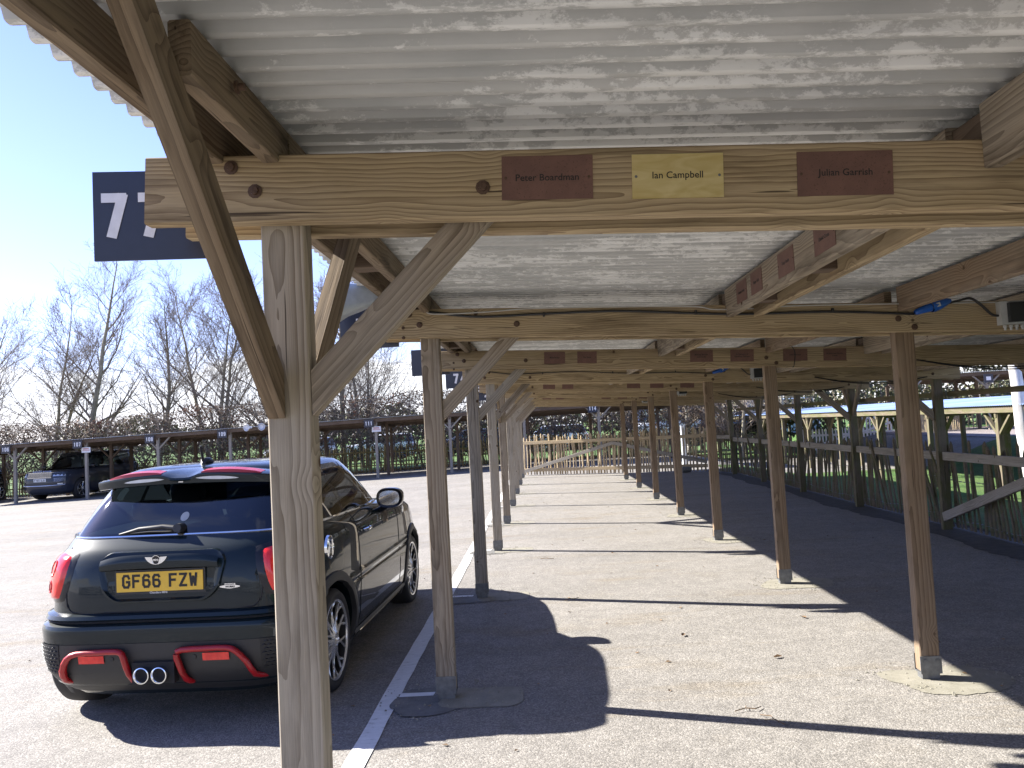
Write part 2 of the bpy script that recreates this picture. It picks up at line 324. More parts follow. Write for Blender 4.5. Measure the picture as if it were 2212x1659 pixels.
# ------------------------------------------------------------------ mesh helpers
class MB:
    def __init__(s): s.v = []; s.f = []
    def add(s, vs, fs):
        o = len(s.v); s.v += [tuple(p) for p in vs]; s.f += [tuple(i+o for i in f) for f in fs]
    def box(s, c, d, rot=None):
        hx, hy, hz = d[0]/2, d[1]/2, d[2]/2
        vs = [Vector((x*hx, y*hy, z*hz)) for z in (-1, 1) for y in (-1, 1) for x in (-1, 1)]
        if rot is not None: vs = [rot @ p for p in vs]
        s.add([p+Vector(c) for p in vs], [(0, 2, 3, 1), (4, 5, 7, 6), (0, 1, 5, 4), (2, 6, 7, 3), (0, 4, 6, 2), (1, 3, 7, 5)])
    def tube(s, pts, r, n=6, cap=True, flat=1.0):
        pts = [Vector(p) for p in pts]; rs = r if isinstance(r, (list, tuple)) else [r]*len(pts)
        rings = []
        for i, p in enumerate(pts):
            d = (pts[min(i+1, len(pts)-1)]-pts[max(i-1, 0)]).normalized()
            a = Vector((0, 0, 1)) if abs(d.z) < .9 else Vector((1, 0, 0))
            x = d.cross(a).normalized(); y = d.cross(x).normalized()
            rings.append([p+(x*math.cos(2*math.pi*k/n)+y*math.sin(2*math.pi*k/n)*flat)*rs[i] for k in range(n)])
        vs = [q for rg in rings for q in rg]; fs = []
        for i in range(len(pts)-1):
            for k in range(n):
                fs.append((i*n+k, i*n+(k+1) % n, (i+1)*n+(k+1) % n, (i+1)*n+k))
        if cap: fs += [tuple(range(n))[::-1], tuple((len(pts)-1)*n+k for k in range(n))]
        s.add(vs, fs)
    def lathe(s, prof, n=32, axis='x', c=(0, 0, 0)):
        vs = []; fs = []
        for (a, r) in prof:
            for k in range(n):
                th = 2*math.pi*k/n
                p = (a, r*math.cos(th), r*math.sin(th)) if axis == 'x' else ((r*math.cos(th), a, r*math.sin(th)) if axis == 'y' else (r*math.cos(th), r*math.sin(th), a))
                vs.append((p[0]+c[0], p[1]+c[1], p[2]+c[2]))
        for i in range(len(prof)-1):
            for k in range(n): fs.append((i*n+k, i*n+(k+1) % n, (i+1)*n+(k+1) % n, (i+1)*n+k))
        s.add(vs, fs)
    def grid(s, rows, close=False, capa=False, capb=False):
        n = len(rows[0]); vs = [p for r in rows for p in r]; fs = []
        for i in range(len(rows)-1):
            for k in range(n if close else n-1): fs.append((i*n+k, i*n+(k+1) % n, (i+1)*n+(k+1) % n, (i+1)*n+k))
        if capa: fs.append(tuple(range(n))[::-1])
        if capb: fs.append(tuple((len(rows)-1)*n+k for k in range(n)))
        s.add(vs, fs)
    def prism(s, poly, nvec):
        """closed planar polygon (3D points) extruded by nvec"""
        n = len(poly); nv = Vector(nvec); A = [Vector(p) for p in poly]; B = [p+nv for p in A]
        s.add(A+B, [tuple(range(n))[::-1], tuple(n+k for k in range(n))]+[(k, (k+1) % n, n+(k+1) % n, n+k) for k in range(n)])
    def mesh(s, name, smooth=False, fix=True):
        me = bpy.data.meshes.new(name); me.from_pydata(s.v, [], s.f)
        if fix:
            bm = bmesh.new(); bm.from_mesh(me); bmesh.ops.recalc_face_normals(bm, faces=bm.faces); bm.to_mesh(me); bm.free()
        if smooth:
            me.polygons.foreach_set('use_smooth', [True]*len(me.polygons))
            try: me.set_sharp_from_angle(angle=R(smooth if smooth is not True else 40))
            except Exception: pass
        return me
    def build(s, name, mat, parent=None, smooth=False, loc=None, fix=True):
        me = s.mesh(name, smooth, fix); me.materials.append(mat)
        return link(name, me, parent, loc)
def link(name, me, parent=None, loc=None):
    o = bpy.data.objects.new(name, me); COL.objects.link(o)
    if parent is not None: o.parent = parent
    if loc is not None: o.location = loc
    return o
def tag(o, label=None, cat=None, group=None, kind=None):
    if label: o['label'] = label
    if cat: o['category'] = cat
    if group: o['group'] = group
    if kind: o['kind'] = kind
    return o
def thing(name, label, cat, loc=(0, 0, 0), rz=0, group=None):
    o = bpy.data.objects.new(name, None); COL.objects.link(o); o.empty_display_size = .2
    o.location = loc; o.rotation_euler = (0, 0, rz)
    return tag(o, label, cat, group)
def kids(o): return [c for c in bpy.data.objects if c.parent == o]
def copy_tree(o, loc=None, rz=None, label=None, parent=None, table=None):
    if table is None:
        table = {}
        for c in bpy.data.objects:
            if c.parent: table.setdefault(c.parent.name, []).append(c)
    c = o.copy(); COL.objects.link(c); c.parent = parent
    if loc is not None: c.location = loc
    if rz is not None: c.rotation_euler = (0, 0, rz)
    if label: c['label'] = label
    for ch in table.get(o.name, []): copy_tree(ch, parent=c, table=table)
    return c
_tm = {}
def timber(name, p0, p1, wd, ht, mat, parent=None, up=(0, 0, 1), ch=.004):
    """one timber as an object whose local X runs along the grain; wd across (local Y), ht along 'up' (local Z)"""
    p0 = Vector(p0); p1 = Vector(p1); L = (p1-p0).length
    x = (p1-p0).normalized(); u = Vector(up); z = (u-x*u.dot(x)).normalized(); y = z.cross(x)
    key = (round(L, 3), round(wd, 4), round(ht, 4), mat.name)
    if key not in _tm:
        a, b_ = wd/2, ht/2; c = min(ch, a*.4, b_*.4)
        prof = [(a-c, -b_), (a, -b_+c), (a, b_-c), (a-c, b_), (-a+c, b_), (-a, b_-c), (-a, -b_+c), (-a+c, -b_)]
        mb = MB(); mb.grid([[(xx, q[0], q[1]) for q in prof] for xx in (0, L)], True, True, True)
        me = mb.mesh(name); me.materials.append(mat); _tm[key] = me
    o = link(name, _tm[key], parent)
    mm = Matrix.Identity(4)
    for i in range(3): mm[i][0] = x[i]; mm[i][1] = y[i]; mm[i][2] = z[i]; mm[i][3] = p0[i]
    o.matrix_basis = mm
    return o
def slab(name, poly, thick, axis, mat, parent=None):
    """planar polygon extruded by 'thick'; local X along axis for the grain"""
    x = Vector(axis).normalized(); n = Vector(thick); z = n.normalized(); y = z.cross(x).normalized()
    c = sum((Vector(p) for p in poly), Vector())/len(poly)
    mm = Matrix.Identity(4)
    for i in range(3): mm[i][0] = x[i]; mm[i][1] = y[i]; mm[i][2] = z[i]; mm[i][3] = c[i]
    inv = mm.inverted(); mb = MB(); mb.prism([inv @ Vector(p) for p in poly], (0, 0, n.length))
    o = mb.build(name, mat, parent); o.matrix_basis = mm
    return o
def text_mesh(txt, size, mat, name='lettering', bold=0.0, depth=.0006, width=None, height=None, space=1.0):
    cu = bpy.data.curves.new('t', 'FONT'); cu.body = txt; cu.size = size; cu.align_x = 'CENTER'; cu.align_y = 'CENTER'
    cu.extrude = depth; cu.offset = bold; cu.resolution_u = 3; cu.space_character = space
    o = bpy.data.objects.new('t', cu); COL.objects.link(o)
    dg = bpy.context.evaluated_depsgraph_get(); me = bpy.data.meshes.new_from_object(o.evaluated_get(dg))
    bpy.data.objects.remove(o); bpy.data.curves.remove(cu)
    me.name = name; me.materials.clear(); me.materials.append(mat)
    xs = [v.co.x for v in me.vertices]; ys = [v.co.y for v in me.vertices]
    if xs:
        cx, cy = (min(xs)+max(xs))/2, (min(ys)+max(ys))/2
        sx = width/(max(xs)-min(xs)) if width else 1; sy = height/(max(ys)-min(ys)) if height else (sx if width else 1)
        for v in me.vertices: v.co.x = (v.co.x-cx)*sx; v.co.y = (v.co.y-cy)*sy
    return me
# block characters drawn as strokes (number plates, bay signs)
GL = {'G': [[(1, .78), (.8, 1), (.2, 1), (0, .8), (0, .2), (.2, 0), (.8, 0), (1, .2), (1, .46), (.62, .46)]],
      'F': [[(0, 0), (0, 1), (1, 1)], [(0, .52), (.82, .52)]], '6': [[(.95, .86), (.78, 1), (.22, 1), (0, .8), (0, .2), (.2, 0), (.8, 0), (1, .2), (1, .38), (.8, .57), (0, .57)]],
      'Z': [[(0, 1), (1, 1), (0, 0), (1, 0)]], 'W': [[(0, 1), (.2, 0), (.5, .72), (.8, 0), (1, 1)]], 'Y': [[(0, 1), (.5, .48), (1, 1)], [(.5, .48), (.5, 0)]],
      '5': [[(1, 1), (0, 1), (0, .56), (.8, .56), (1, .4), (1, .18), (.8, 0), (0, 0)]], 'J': [[(1, 1), (1, .2), (.8, 0), (.2, 0), (0, .2)]],
      '7': [[(0, 1), (1, 1), (.38, 0)]], '4': [[(.72, 0), (.72, 1), (0, .3), (1, .3)]], '3': [[(0, 1), (1, 1), (1, .52), (.3, .52)], [(1, .52), (1, 0), (0, 0)]],
      '2': [[(0, .8), (.2, 1), (.8, 1), (1, .8), (1, .6), (0, 0), (1, 0)]], '1': [[(.5, 0), (.5, 1), (.25, .85)]], '0': [[(.2, 0), (0, .2), (0, .8), (.2, 1), (.8, 1), (1, .8), (1, .2), (.8, 0), (.2, 0)]],
      '8': [[(.2, .53), (0, .7), (0, .85), (.2, 1), (.8, 1), (1, .85), (1, .7), (.8, .53), (.2, .53), (0, .36), (0, .15), (.2, 0), (.8, 0), (1, .15), (1, .36), (.8, .53)]],
      '9': [[(.05, .14), (.22, 0), (.78, 0), (1, .2), (1, .8), (.8, 1), (.2, 1), (0, .8), (0, .62), (.2, .43), (1, .43)]], 'X': [[(0, 0), (1, 1)], [(0, 1), (1, 0)]]}
def strokes(txt, chh, cw, gap, sw, dep=.001, wordgap=None):
    """lettering in the local XZ plane, centred, front face towards -Y"""
    mb = MB(); adv = cw+gap; tot = sum((wordgap or adv) if c == ' ' else adv for c in txt)-gap; x0 = -tot/2; k = 0
    for c in txt:
        if c == ' ': x0 += (wordgap or adv); continue
        for pl in GL[c]:
            q = [(x0+sw/2+p[0]*(cw-sw), -chh/2+sw/2+p[1]*(chh-sw)) for p in pl]
            for a, b_ in zip(q[:-1], q[1:]):
                dx, dz = b_[0]-a[0], b_[1]-a[1]; L = math.hypot(dx, dz); dx /= L; dz /= L; e = sw*.5 if False else sw*.42
                nx, nz = -dz*sw/2, dx*sw/2; k += 1; yy = -dep-(k % 5)*1.2e-5
                A = (a[0]-dx*e, a[1]-dz*e); B = (b_[0]+dx*e, b_[1]+dz*e)
                mb.add([(A[0]+nx, yy, A[1]+nz), (B[0]+nx, yy, B[1]+nz), (B[0]-nx, yy, B[1]-nz), (A[0]-nx, yy, A[1]-nz)], [(0, 1, 2, 3)])
        x0 += adv
    return mb

# ------------------------------------------------------------------ ground
def sst(a, b_, x):
    t_ = min(1, max(0, (x-a)/(b_-a))); return t_*t_*(3-2*t_)
def g(x, y):
    if x < -.6: return max(-.40, .0185*(x+.6))
    return -.40*sst(5.6, 8.2, x)*(1-sst(11.6, 14.6, x)) + .45*sst(11.6, 14.8, x)
def sheet(name, xs, ys, mat, dz=0.0, inside=None):
    mb = MB(); idx = {}
    for i, x in enumerate(xs):
        for j, y in enumerate(ys): idx[i, j] = len(mb.v); mb.v.append((x, y, g(x, y)+dz))
    for i in range(len(xs)-1):
        for j in range(len(ys)-1):
            if inside and not inside((xs[i]+xs[i+1])/2, (ys[j]+ys[j+1])/2): continue
            mb.f.append((idx[i, j], idx[i+1, j], idx[i+1, j+1], idx[i, j+1]))
    return tag(mb.build(name, mat, smooth=60, fix=False), kind='structure')
xs = [-900, -400, -150, -80, -50, -36, -28, -24] + [-22+.5*i for i in range(80)] + [18, 20, 24, 30, 40, 60, 100, 300, 900]
xs = sorted(set(xs))
ys = [-300, -60, -20, -8, 0, 6, 12, 18, 24, 30, 33.6, 40, 60, 120, 400, 1200]
sheet('ground', xs, ys, M['tarmac'])
sheet('field', [x for x in xs if x >= -900], [33.9, 40, 60, 120, 400, 1200], M['grass'], .03)
gx = [5.35+.2*i for i in range(int((14.6-5.35)/.2)+1)]
sheet('lawn', gx, [-20, -8, 0, 5, 10, 15, 20, 24.5], M['grass'], .02)
sheet('path', [14.3+.4*i for i in range(38)], [-10, 0, 10, 20, 30, 33.85], M['road'], .012)

mb = MB()
for (x0, y0, x1, y1) in [(-1.055, -4, -.945, 9.5), (-1.052, 9.53, -.948, 23.5)]:
    n = 60; L = []; Rr = []
    for i in range(n+1):
        y = y0+(y1-y0)*i/n; j1 = rnd.uniform(-.004, .004); j2 = rnd.uniform(-.004, .004)
        L.append((x0+j1, y, g(x0, y)+.0045)); Rr.append((x1+j2, y, g(x1, y)+.0045))
    mb.grid([L, Rr])
for k in range(0, 9):
    y = 2.0+2.667*k+.065
    mb.add([(-.947, y-.035, .0045), (-.74, y-.03, .0045), (-.735, y+.03, .0045), (-.947, y+.03, .0045)], [(0, 1, 2, 3)])
tag(mb.build('painted_line', M['paint'], fix=False), kind='structure')
def blob(cx, cy, rx, ry, z, n=72, jit=.06, sq=2.0, seed=0):
    rr = random.Random(seed); ph = [rr.uniform(-1, 1) for _ in range(6)]
    pts = []
    for i in range(n):
        a = 2*math.pi*i/n; c, s_ = math.cos(a), math.sin(a)
        q = 1+jit*sum(ph[j]*math.sin((j+1)*a+ph[5-j]*3) for j in range(5))/1.6+rr.gauss(0, .018)
        pts.append((cx+rx*q*math.copysign(abs(c)**(2/sq), c), cy+ry*q*math.copysign(abs(s_)**(2/sq), s_), z))
    return pts
YK = [2.0+2.667*(k-1) for k in range(-1, 10)]     # frame k sits at YK[k+1]
def Y(k): return 2.0+2.667*(k-1)
XL, XR, XB = -.648, 2.176, 5.03
for k in range(1, 10):
    mb = MB(); p = blob(XL+.20, Y(k)-.02, .24, .17, .0035, jit=.03, sq=6, seed=k); mb.add(p, [tuple(range(len(p)))])
    tag(mb.build('footing_patch', M['pad'], fix=False), kind='structure')
    mb = MB(); p = blob(XL-.10, Y(k)-.05, .25, .20, .0024, jit=.15, sq=3, seed=k+40); mb.add(p, [tuple(range(len(p)))])
    tag(mb.build('bitumen_patch', M['pad_dark'], fix=False), kind='structure')
for k in range(1, 9):
    mb = MB(); p = blob(XR+.12, Y(k)-.04, .33, .24, .0035, jit=.12, sq=2.2, seed=k+20); mb.add(p, [tuple(range(len(p)))])
    tag(mb.build('concrete_footing', M['pad'], fix=False), kind='structure')
mb = MB(); rr_ = random.Random(77)
for k in range(1, 9):
    for cx in (XL, XR+.1):
        for _ in range(90):
            a = rr_.uniform(0, 6.28); q = abs(rr_.gauss(.26, .09)); x = cx+q*math.cos(a)*1.2; y = Y(k)+q*math.sin(a); s_ = rr_.uniform(.003, .009)
            mb.add([(x-s_, y-s_*.6, .004), (x+s_*.8, y-s_, .004), (x+s_, y+s_*.7, .004), (x-s_*.5, y+s_, .004), (x, y, .004+s_)], [(0, 1, 4), (1, 2, 4), (2, 3, 4), (3, 0, 4)])
tag(mb.build('grit', M['pad'], fix=False), 'loose grit and crumbs of concrete round the post bases', 'grit', kind='stuff')
# dark soil strip along the fence
mb = MB(); rows = []
for i in range(210):
    y = 2+i*.1; wdt = .34+.05*math.sin(i*.13)+.03*math.sin(i*.41)+rnd.gauss(0, .012)
    rows.append([(XB-wdt, y, .003), (XB+.38, y, .003)])
mb.grid(rows); tag(mb.build('soil_strip', concrete('damp dark soil', (.035, .032, .028), (.085, .078, .066)), fix=False), kind='structure')

# ------------------------------------------------------------------ the near car shelter
def btop(x): return 2.298-.0447*x
def bbot(x): return 2.123-.0447*x
def rz_(x): return 2.401-.0447*x
shelter = thing('car_shelter', 'long open timber car shelter with corrugated roof over the parking bays in the foreground', 'car shelter')
BOLT = MB(); BOLT.lathe([(0, .0001), (0, .018), (-.003, .019), (-.004, .011), (-.011, .010), (-.012, .0001)], 10, 'y')
bolt_me = BOLT.mesh('bolt', True); bolt_me.materials.append(M['rust'])
br = MB()
br.box((0, -.0375, .085), (.122, .005, .10)); br.box((0, .0375, .085), (.122, .005, .10)); br.box((0, 0, .022), (.10, .06, .045)); br.box((0, 0, .04), (.122, .07, .006))
br.box((-.035, -.042, .11), (.016, .006, .016)); br.box((.035, -.042, .11), (.016, .006, .016))
brk_me = br.mesh('base_bracket'); brk_me.materials.append(M['metal'])
def post(x, y, top, mat, wx=.115, wy=.07, lean=(0, 0), base=.05, bracket=True):
    o = timber('post', (x, y, base), (x+lean[0], y+lean[1], top), wy, wx, M[mat], shelter, up=(1, 0, 0))
    if bracket:
        b_ = link('base_bracket', brk_me, o); b_.matrix_basis = o.matrix_basis.inverted() @ Matrix.Translation((x, y, 0))
    return o
wpost = ['wood_pale', 'wood_pale', 'wood_brown', 'wood_pale', 'wood_pale', 'wood_brown', 'wood_pale', 'wood_pale', 'wood_pale', 'wood_pale']
for k in range(-1, 10):
    y = Y(k); r = random.Random(100+k)
    j = lambda s_: r.uniform(-s_, s_)
    post(XL+j(.004), y, btop(XL)-.03, wpost[max(0, min(9, k))], lean=(j(.006), j(.006)))
    if k < 9:
        post(XR+j(.004), y, btop(XR)-.03, 'wood_warm', wx=.112, lean=(j(.010), j(.01)))
        post(XB, y-.02, btop(XB)-.03, 'wood_mossy', wx=.112, lean=(j(.02), j(.01)), base=-.05, bracket=False)
    # twin beams, a face on each side of the posts
    fm = 'wood_beam'
    for yy, e in ((y-.0575-.0003, 0), (y+.0575+.0003, .055)):
        x0 = -.985+e+j(.008); x1 = 5.28+j(.05) if k < 8 else 4.9
        bm_ = timber('beam', (x0, yy, (btop(x0)+bbot(x0))/2-.0+(-.008 if e else 0)), (x1, yy, (btop(x1)+bbot(x1))/2+(-.008 if e else 0)), .045, .175, M[fm], shelter)
        if not e and 1 <= k <= 8:
            inv = bm_.matrix_basis.inverted()
            for bx, dz in ((-.70, .022), (-.115, .02), (-.76, .085), (-.80, .005), (-.80, -.055), (2.13, .02), (2.22, -.03), (4.98, .01)):
                b_ = link('bolt', bolt_me, bm_); s_ = .55 if bx in (-.80,) else 1.0
                b_.matrix_basis = inv @ Matrix.Translation((bx, yy-.0225, (btop(bx)+bbot(bx))/2-.03+dz)) @ Matrix.Diagonal((s_, s_, s_, 1))
    # brace from the front post up into the beams
    a = XL+.0575; t_ = .052
    slab('brace', [(a, y-t_/2, 1.652), (a, y-t_/2, 1.770), (a+.46, y-t_/2, 2.225), (a+.575, y-t_/2, 2.225)], (0, t_, 0), (1, 0, 1), M['wood_brown' if k % 3 else 'wood_pale'], shelter)
    # braces along the row, toward and away from the camera
    xa, xb = XL-.055, XL-.010
    if k in (-1, 1, 5): slab('brace', [(xa, y-.037, 1.650), (xa, y-.037, 1.775), (xa, y-.037-.64, 2.415), (xa, y-.037-.765, 2.415)], (xb-xa, 0, 0), (0, -1, 1), M['wood_dark'], shelter)
    if k in (-1, 1, 5): slab('brace', [(xb+.012, y+.037, 1.650), (xb+.012, y+.037, 1.775), (xb+.012, y+.037+.64, 2.415), (xb+.012, y+.037+.765, 2.415)], (.045, 0, 0), (0, 1, 1), M['wood_dark'], shelter)
    # back row braces
    if 2 <= k < 9:
        a = XB-.056; yb = y-.02
        slab('brace', [(a, yb-.024, 1.37), (a, yb-.024, 1.49), (a-.50, yb-.024, 1.99), (a-.62, yb-.024, 1.99)], (0, .048, 0), (-1, 0, 1), M['wood_brown'], shelter)
        if k in (3, 5, 7):
            for sg in (-1, 1):
                slab('brace', [(XB-.02, yb+sg*.04, 1.45), (XB-.02, yb+sg*.04, 1.56), (XB-.02, yb+sg*.36, 2.03), (XB-.02, yb+sg*.44, 2.03)], (.045, 0, 0), (0, sg, 1.4), M['wood_brown'], shelter)
# purlins between the frames
PUR = [(-.825, 'wood_dark'), (-.680, 'wood_dark'), (1.130, 'wood_brown'), (1.290, 'wood_beam'), (2.130, 'wood_warm'), (3.030, 'wood_brown'), (3.190, 'wood_brown'), (4.700, 'wood_brown'), (4.860, 'wood_brown')]
for k in range(-1, 9):
    y0 = Y(k)+.0815; y1 = Y(k+1)-.0815; r = random.Random(300+k)
    for x, mt in PUR:
        xc = x+.0225; top = rz_(x+.05)-.011; dp = .165 if x != 2.130 else .145
        if x < 0: dp = .112; e = .075+(.03 if x < -.8 else 0)
        else: e = 0
        if k == 0 and x == -.680: y0 = 1.50
        elif x == -.825 or x == 1.130: y0 = Y(k)+.0815
        timber('purlin', (xc, y0-e, top-dp/2), (xc, y1+e, top-dp/2), .045, dp, M[mt], shelter)
    y0 = Y(k)+.0815
    for x in (-.825, 1.130, 3.030, 4.700):
        for yy in ((y0+.10, y1-.42, y0+1.25) if not (k == 0 and x < 0) else (y0+.1,)):
            timber('spacer_block', (x+.0455, yy, rz_(x)-(.10 if x > 0 else .072)), (x+(.1595 if x > 0 else .1445), yy, rz_(x)-(.10 if x > 0 else .072)), .10, .12 if x > 0 else .10, M['wood_far'], shelter)
        for yy in (y0+.25, y0+.55, y1-.3):
            b_ = link('bolt', bolt_me, shelter); b_.matrix_basis = Matrix.Translation((x+.2005 if x > -1 else x+.2005, yy, rz_(x)-.07)) @ Matrix.Rotation(R(90), 4, 'Z') @ Matrix.Diagonal((.8, 1.9, .8, 1))
    for x in (1.13, 3.03, 4.70):                       # lapped purlin ends packed on top of the beams
        timber('packer', (x+.0785, Y(k)-.09, rz_(x)-.065), (x+.0785, Y(k)+.09, rz_(x)-.065), .12, .085, M['wood_far'], shelter)
# corrugated sheets
def corr(Lx, wid, pitch=.076, amp=.015, th=.0015, seg=12, curl=0):
    pf = lambda i: amp*math.tanh(2.0*math.sin(2*math.pi*i/seg))/.964
    n = int(round(wid/pitch*seg)); mb = MB(); up = []; lo = []
    for rowx in (0, Lx):
        up.append([(rowx, i/seg*pitch, pf(i)+th) for i in range(n+1)])
        lo.append([(rowx, i/seg*pitch, pf(i)) for i in range(n+1)])
    mb.grid([lo[0], lo[1]]); mb.grid([up[0], up[1]]); mb.grid([lo[0], up[0]]); mb.grid([lo[1], up[1]])
    return mb
W_ = 10*.076
shm = []
for Lx in (3.28, 3.34):
    mb = corr(Lx, W_+.076); me = mb.mesh('roof_sheet', 24); me.materials.append(M['sheet']); me.materials.append(M['rooftop'])
    npf = int(round((W_+.076)/.076*12))
    for i, p in enumerate(me.polygons): p.material_index = 1 if npf <= i < 2*npf else 0
    shm.append(me)
tilt = math.atan(.0447)
i = 0; y = -4.0
while y < 24.0:
    for (x0, me) in ((-1.005, shm[0]), (2.20, shm[1])):
        o = link('roof_sheet', me, shelter); zz = rz_(x0)+.0155+(.004 if i % 2 else 0)-(.004 if x0 > 0 else 0)
        rr = random.Random(int(y*50)+int(x0*10)); x00 = x0+rr.uniform(-.012, .012)
        o.matrix_basis = Matrix.Translation((x00, y, zz)) @ Matrix.Rotation(tilt, 4, 'Y')
    y += W_; i += 1

# bay number boards hung behind the beam ends
def bay_sign(txt, loc, label, size=(.37, .255), rz=0, chh=.13, cw=.070, sw=.027, grp=None):
    s_ = thing('bay_sign', label, 'sign', loc, rz, grp)
    mb = MB(); mb.box((0, .004, 0), (size[0], .008, size[1])); mb.build('board', M['signblack'], s_)
    strokes(txt, chh, cw, .026, sw, .0015).build('numerals', M['white'], s_, fix=False)
    return s_
for k in range(1, 10):
    n = 78-k; w1 = {1: 'hanging at the near beam end against the sky', 2: 'behind the second beam, half hidden by the diagonal brace', 3: 'left of the second post', 4: 'just right of the second post', 5: 'beyond the 74 board', 6: 'far down the row, second past the 74 board', 7: 'far down the row, third past the 74 board', 8: 'far down the row, last but one', 9: 'at the far end of the row'}[k]
    o = bay_sign(str(n), (-1.045, Y(k)+.092 if k > 1 else 2.12, 2.255 if k > 1 else 2.25), 'black board numbered %d, %s' % (n, w1), rz=R(8) if k == 1 else R(rnd.uniform(-3, 3)), grp='black bay number boards along the shelter')
    # digits sit toward the outer half of the board
    if k == 1:
        for c in kids(o):
            if c.name.startswith('numerals'): c.location = (-.078, -.001, .0); c.scale = (1.04, 1, 1)

# name plaques on the beams
def plaque(txt, c, facing, label, mat='copper', wd=.225, ht=.112, grp='small name plaques screwed to the timbers', fs=.024):
    p = thing('name_plaque', label, 'plaque', c, 0, grp)
    if facing == 'x': p.rotation_euler = (0, 0, R(-90))
    else: p.rotation_euler = (0, tilt, 0)
    mb = MB(); mb.box((0, -.001, 0), (wd, .002, ht)); mb.build('plate', M[mat], p)
    mb = MB()
    for s_ in (-1, 1): mb.lathe([(-.0022, .0038), (-.0035, .0032), (-.0038, .0001)], 8, 'y', (s_*(wd/2-.010), 0, 0))
    mb.build('screw', M['metal' if mat == 'brass' else 'rust'], p)
    me = text_mesh(txt, fs, M['ink'], depth=.0002, bold=.0002); o = link('lettering', me, p)
    o.matrix_basis = Matrix.Translation((0, -.0024, 0)) @ Matrix.Rotation(R(90), 4, 'X')
    return p
bf = .0575+.0003+.0225
def onbeam(k, xa, xb, txt, label, dz=-.075, **kw):
    xm = (xa+xb)/2; plaque(txt, (xm, Y(k)-bf-.0006, btop(xm)+dz), 'y', label, wd=xb-xa, **kw)
onbeam(1, -.066, .164, 'Peter Boardman', 'rusty red plaque left of the brass one on the near beam', fs=.0245)
onbeam(1, .262, .490, 'Ian Campbell', 'polished brass plaque in the middle of the near beam', dz=-.078, mat='brass', ht=.113, fs=.0245)
onbeam(1, .672, .907, 'Julian Garrish', 'rusty red plaque right of the brass one on the near beam', dz=-.080, fs=.0245)
b3 = [(.06, .257, 'Mike Busby'), (.372, .555, 'Tim Bold'), (1.426, 1.639, 'Michael Bowler\nand Family'), (1.80, 2.017, 'In memory of\nGeoffrey Gannon'), (2.287, 2.511, 'John Hannon'), (2.658, 2.868, 'Robert and Sandra\nLiddle')]
ords = ['first', 'second', 'third', 'fourth', 'fifth', 'sixth']
for i, (a, b_, tx) in enumerate(b3):
    onbeam(3, a, b_, tx, 'dull red plaque, %s from the left on the third beam' % ords[i], fs=.020)
for kk, nm in ((5, 'fifth'), (7, 'seventh')):
    for i, (a, b_, tx) in enumerate(b3[:5]):
        mb = MB(); xm = (a+b_)/2; mb.box((0, -.001, 0), (b_-a, .002, .11))
        o = mb.build('name_plaque', M['copper']); o.location = (xm, Y(kk)-bf-.0006, btop(xm)-.075); o.rotation_euler = (0, tilt, 0)
        tag(o, 'dull red plaque, %s from the left on the %s beam' % (ords[i], nm), 'plaque', 'small name plaques screwed to the timbers')
for i, (a, b_) in enumerate([(4.315, 4.105), (4.02, 3.82), (3.56, 3.34), (3.09, 2.87)]):
    plaque(['Graham Poole', 'Roger Hall', 'Tony Smith', 'David Cross'][i], (1.1295, (a+b_)/2, 2.262), 'x', 'brown plaque, %s from the far end, on the side of the purlin' % ords[i], wd=abs(a-b_), fs=.022)

# cables, connectors, boxes on the beams
def cable(name, pts, r, mat, label, grp=None):
    P_ = []
    for a, b_ in zip(pts[:-1], pts[1:]):
        L = math.dist(a, b_); n = max(2, int(L/.12))
        for i in range(n): t_ = i/n; P_.append((a[0]+(b_[0]-a[0])*t_, a[1]+(b_[1]-a[1])*t_, a[2]+(b_[2]-a[2])*t_-.10*L*L*t_*(1-t_)*.12))
    P_.append(pts[-1]); mb = MB(); mb.tube(P_, r, 6)
    return tag(mb.build(name, M[mat], smooth=True), label, 'cable', grp)
def spl(pts, n=8):
    out = []
    for i in range(len(pts)-1):
        p0 = Vector(pts[max(i-1, 0)]); p1 = Vector(pts[i]); p2 = Vector(pts[i+1]); p3 = Vector(pts[min(i+2, len(pts)-1)])
        for j in range(n):
            t_ = j/n; out.append(.5*((2*p1)+(-p0+p2)*t_+(2*p0-5*p1+4*p2-p3)*t_*t_+(-p0+3*p1-3*p2+p3)*t_**3))
    out.append(Vector(pts[-1])); return out
nm = {2: 'second', 4: 'fourth', 6: 'sixth', 8: 'eighth'}
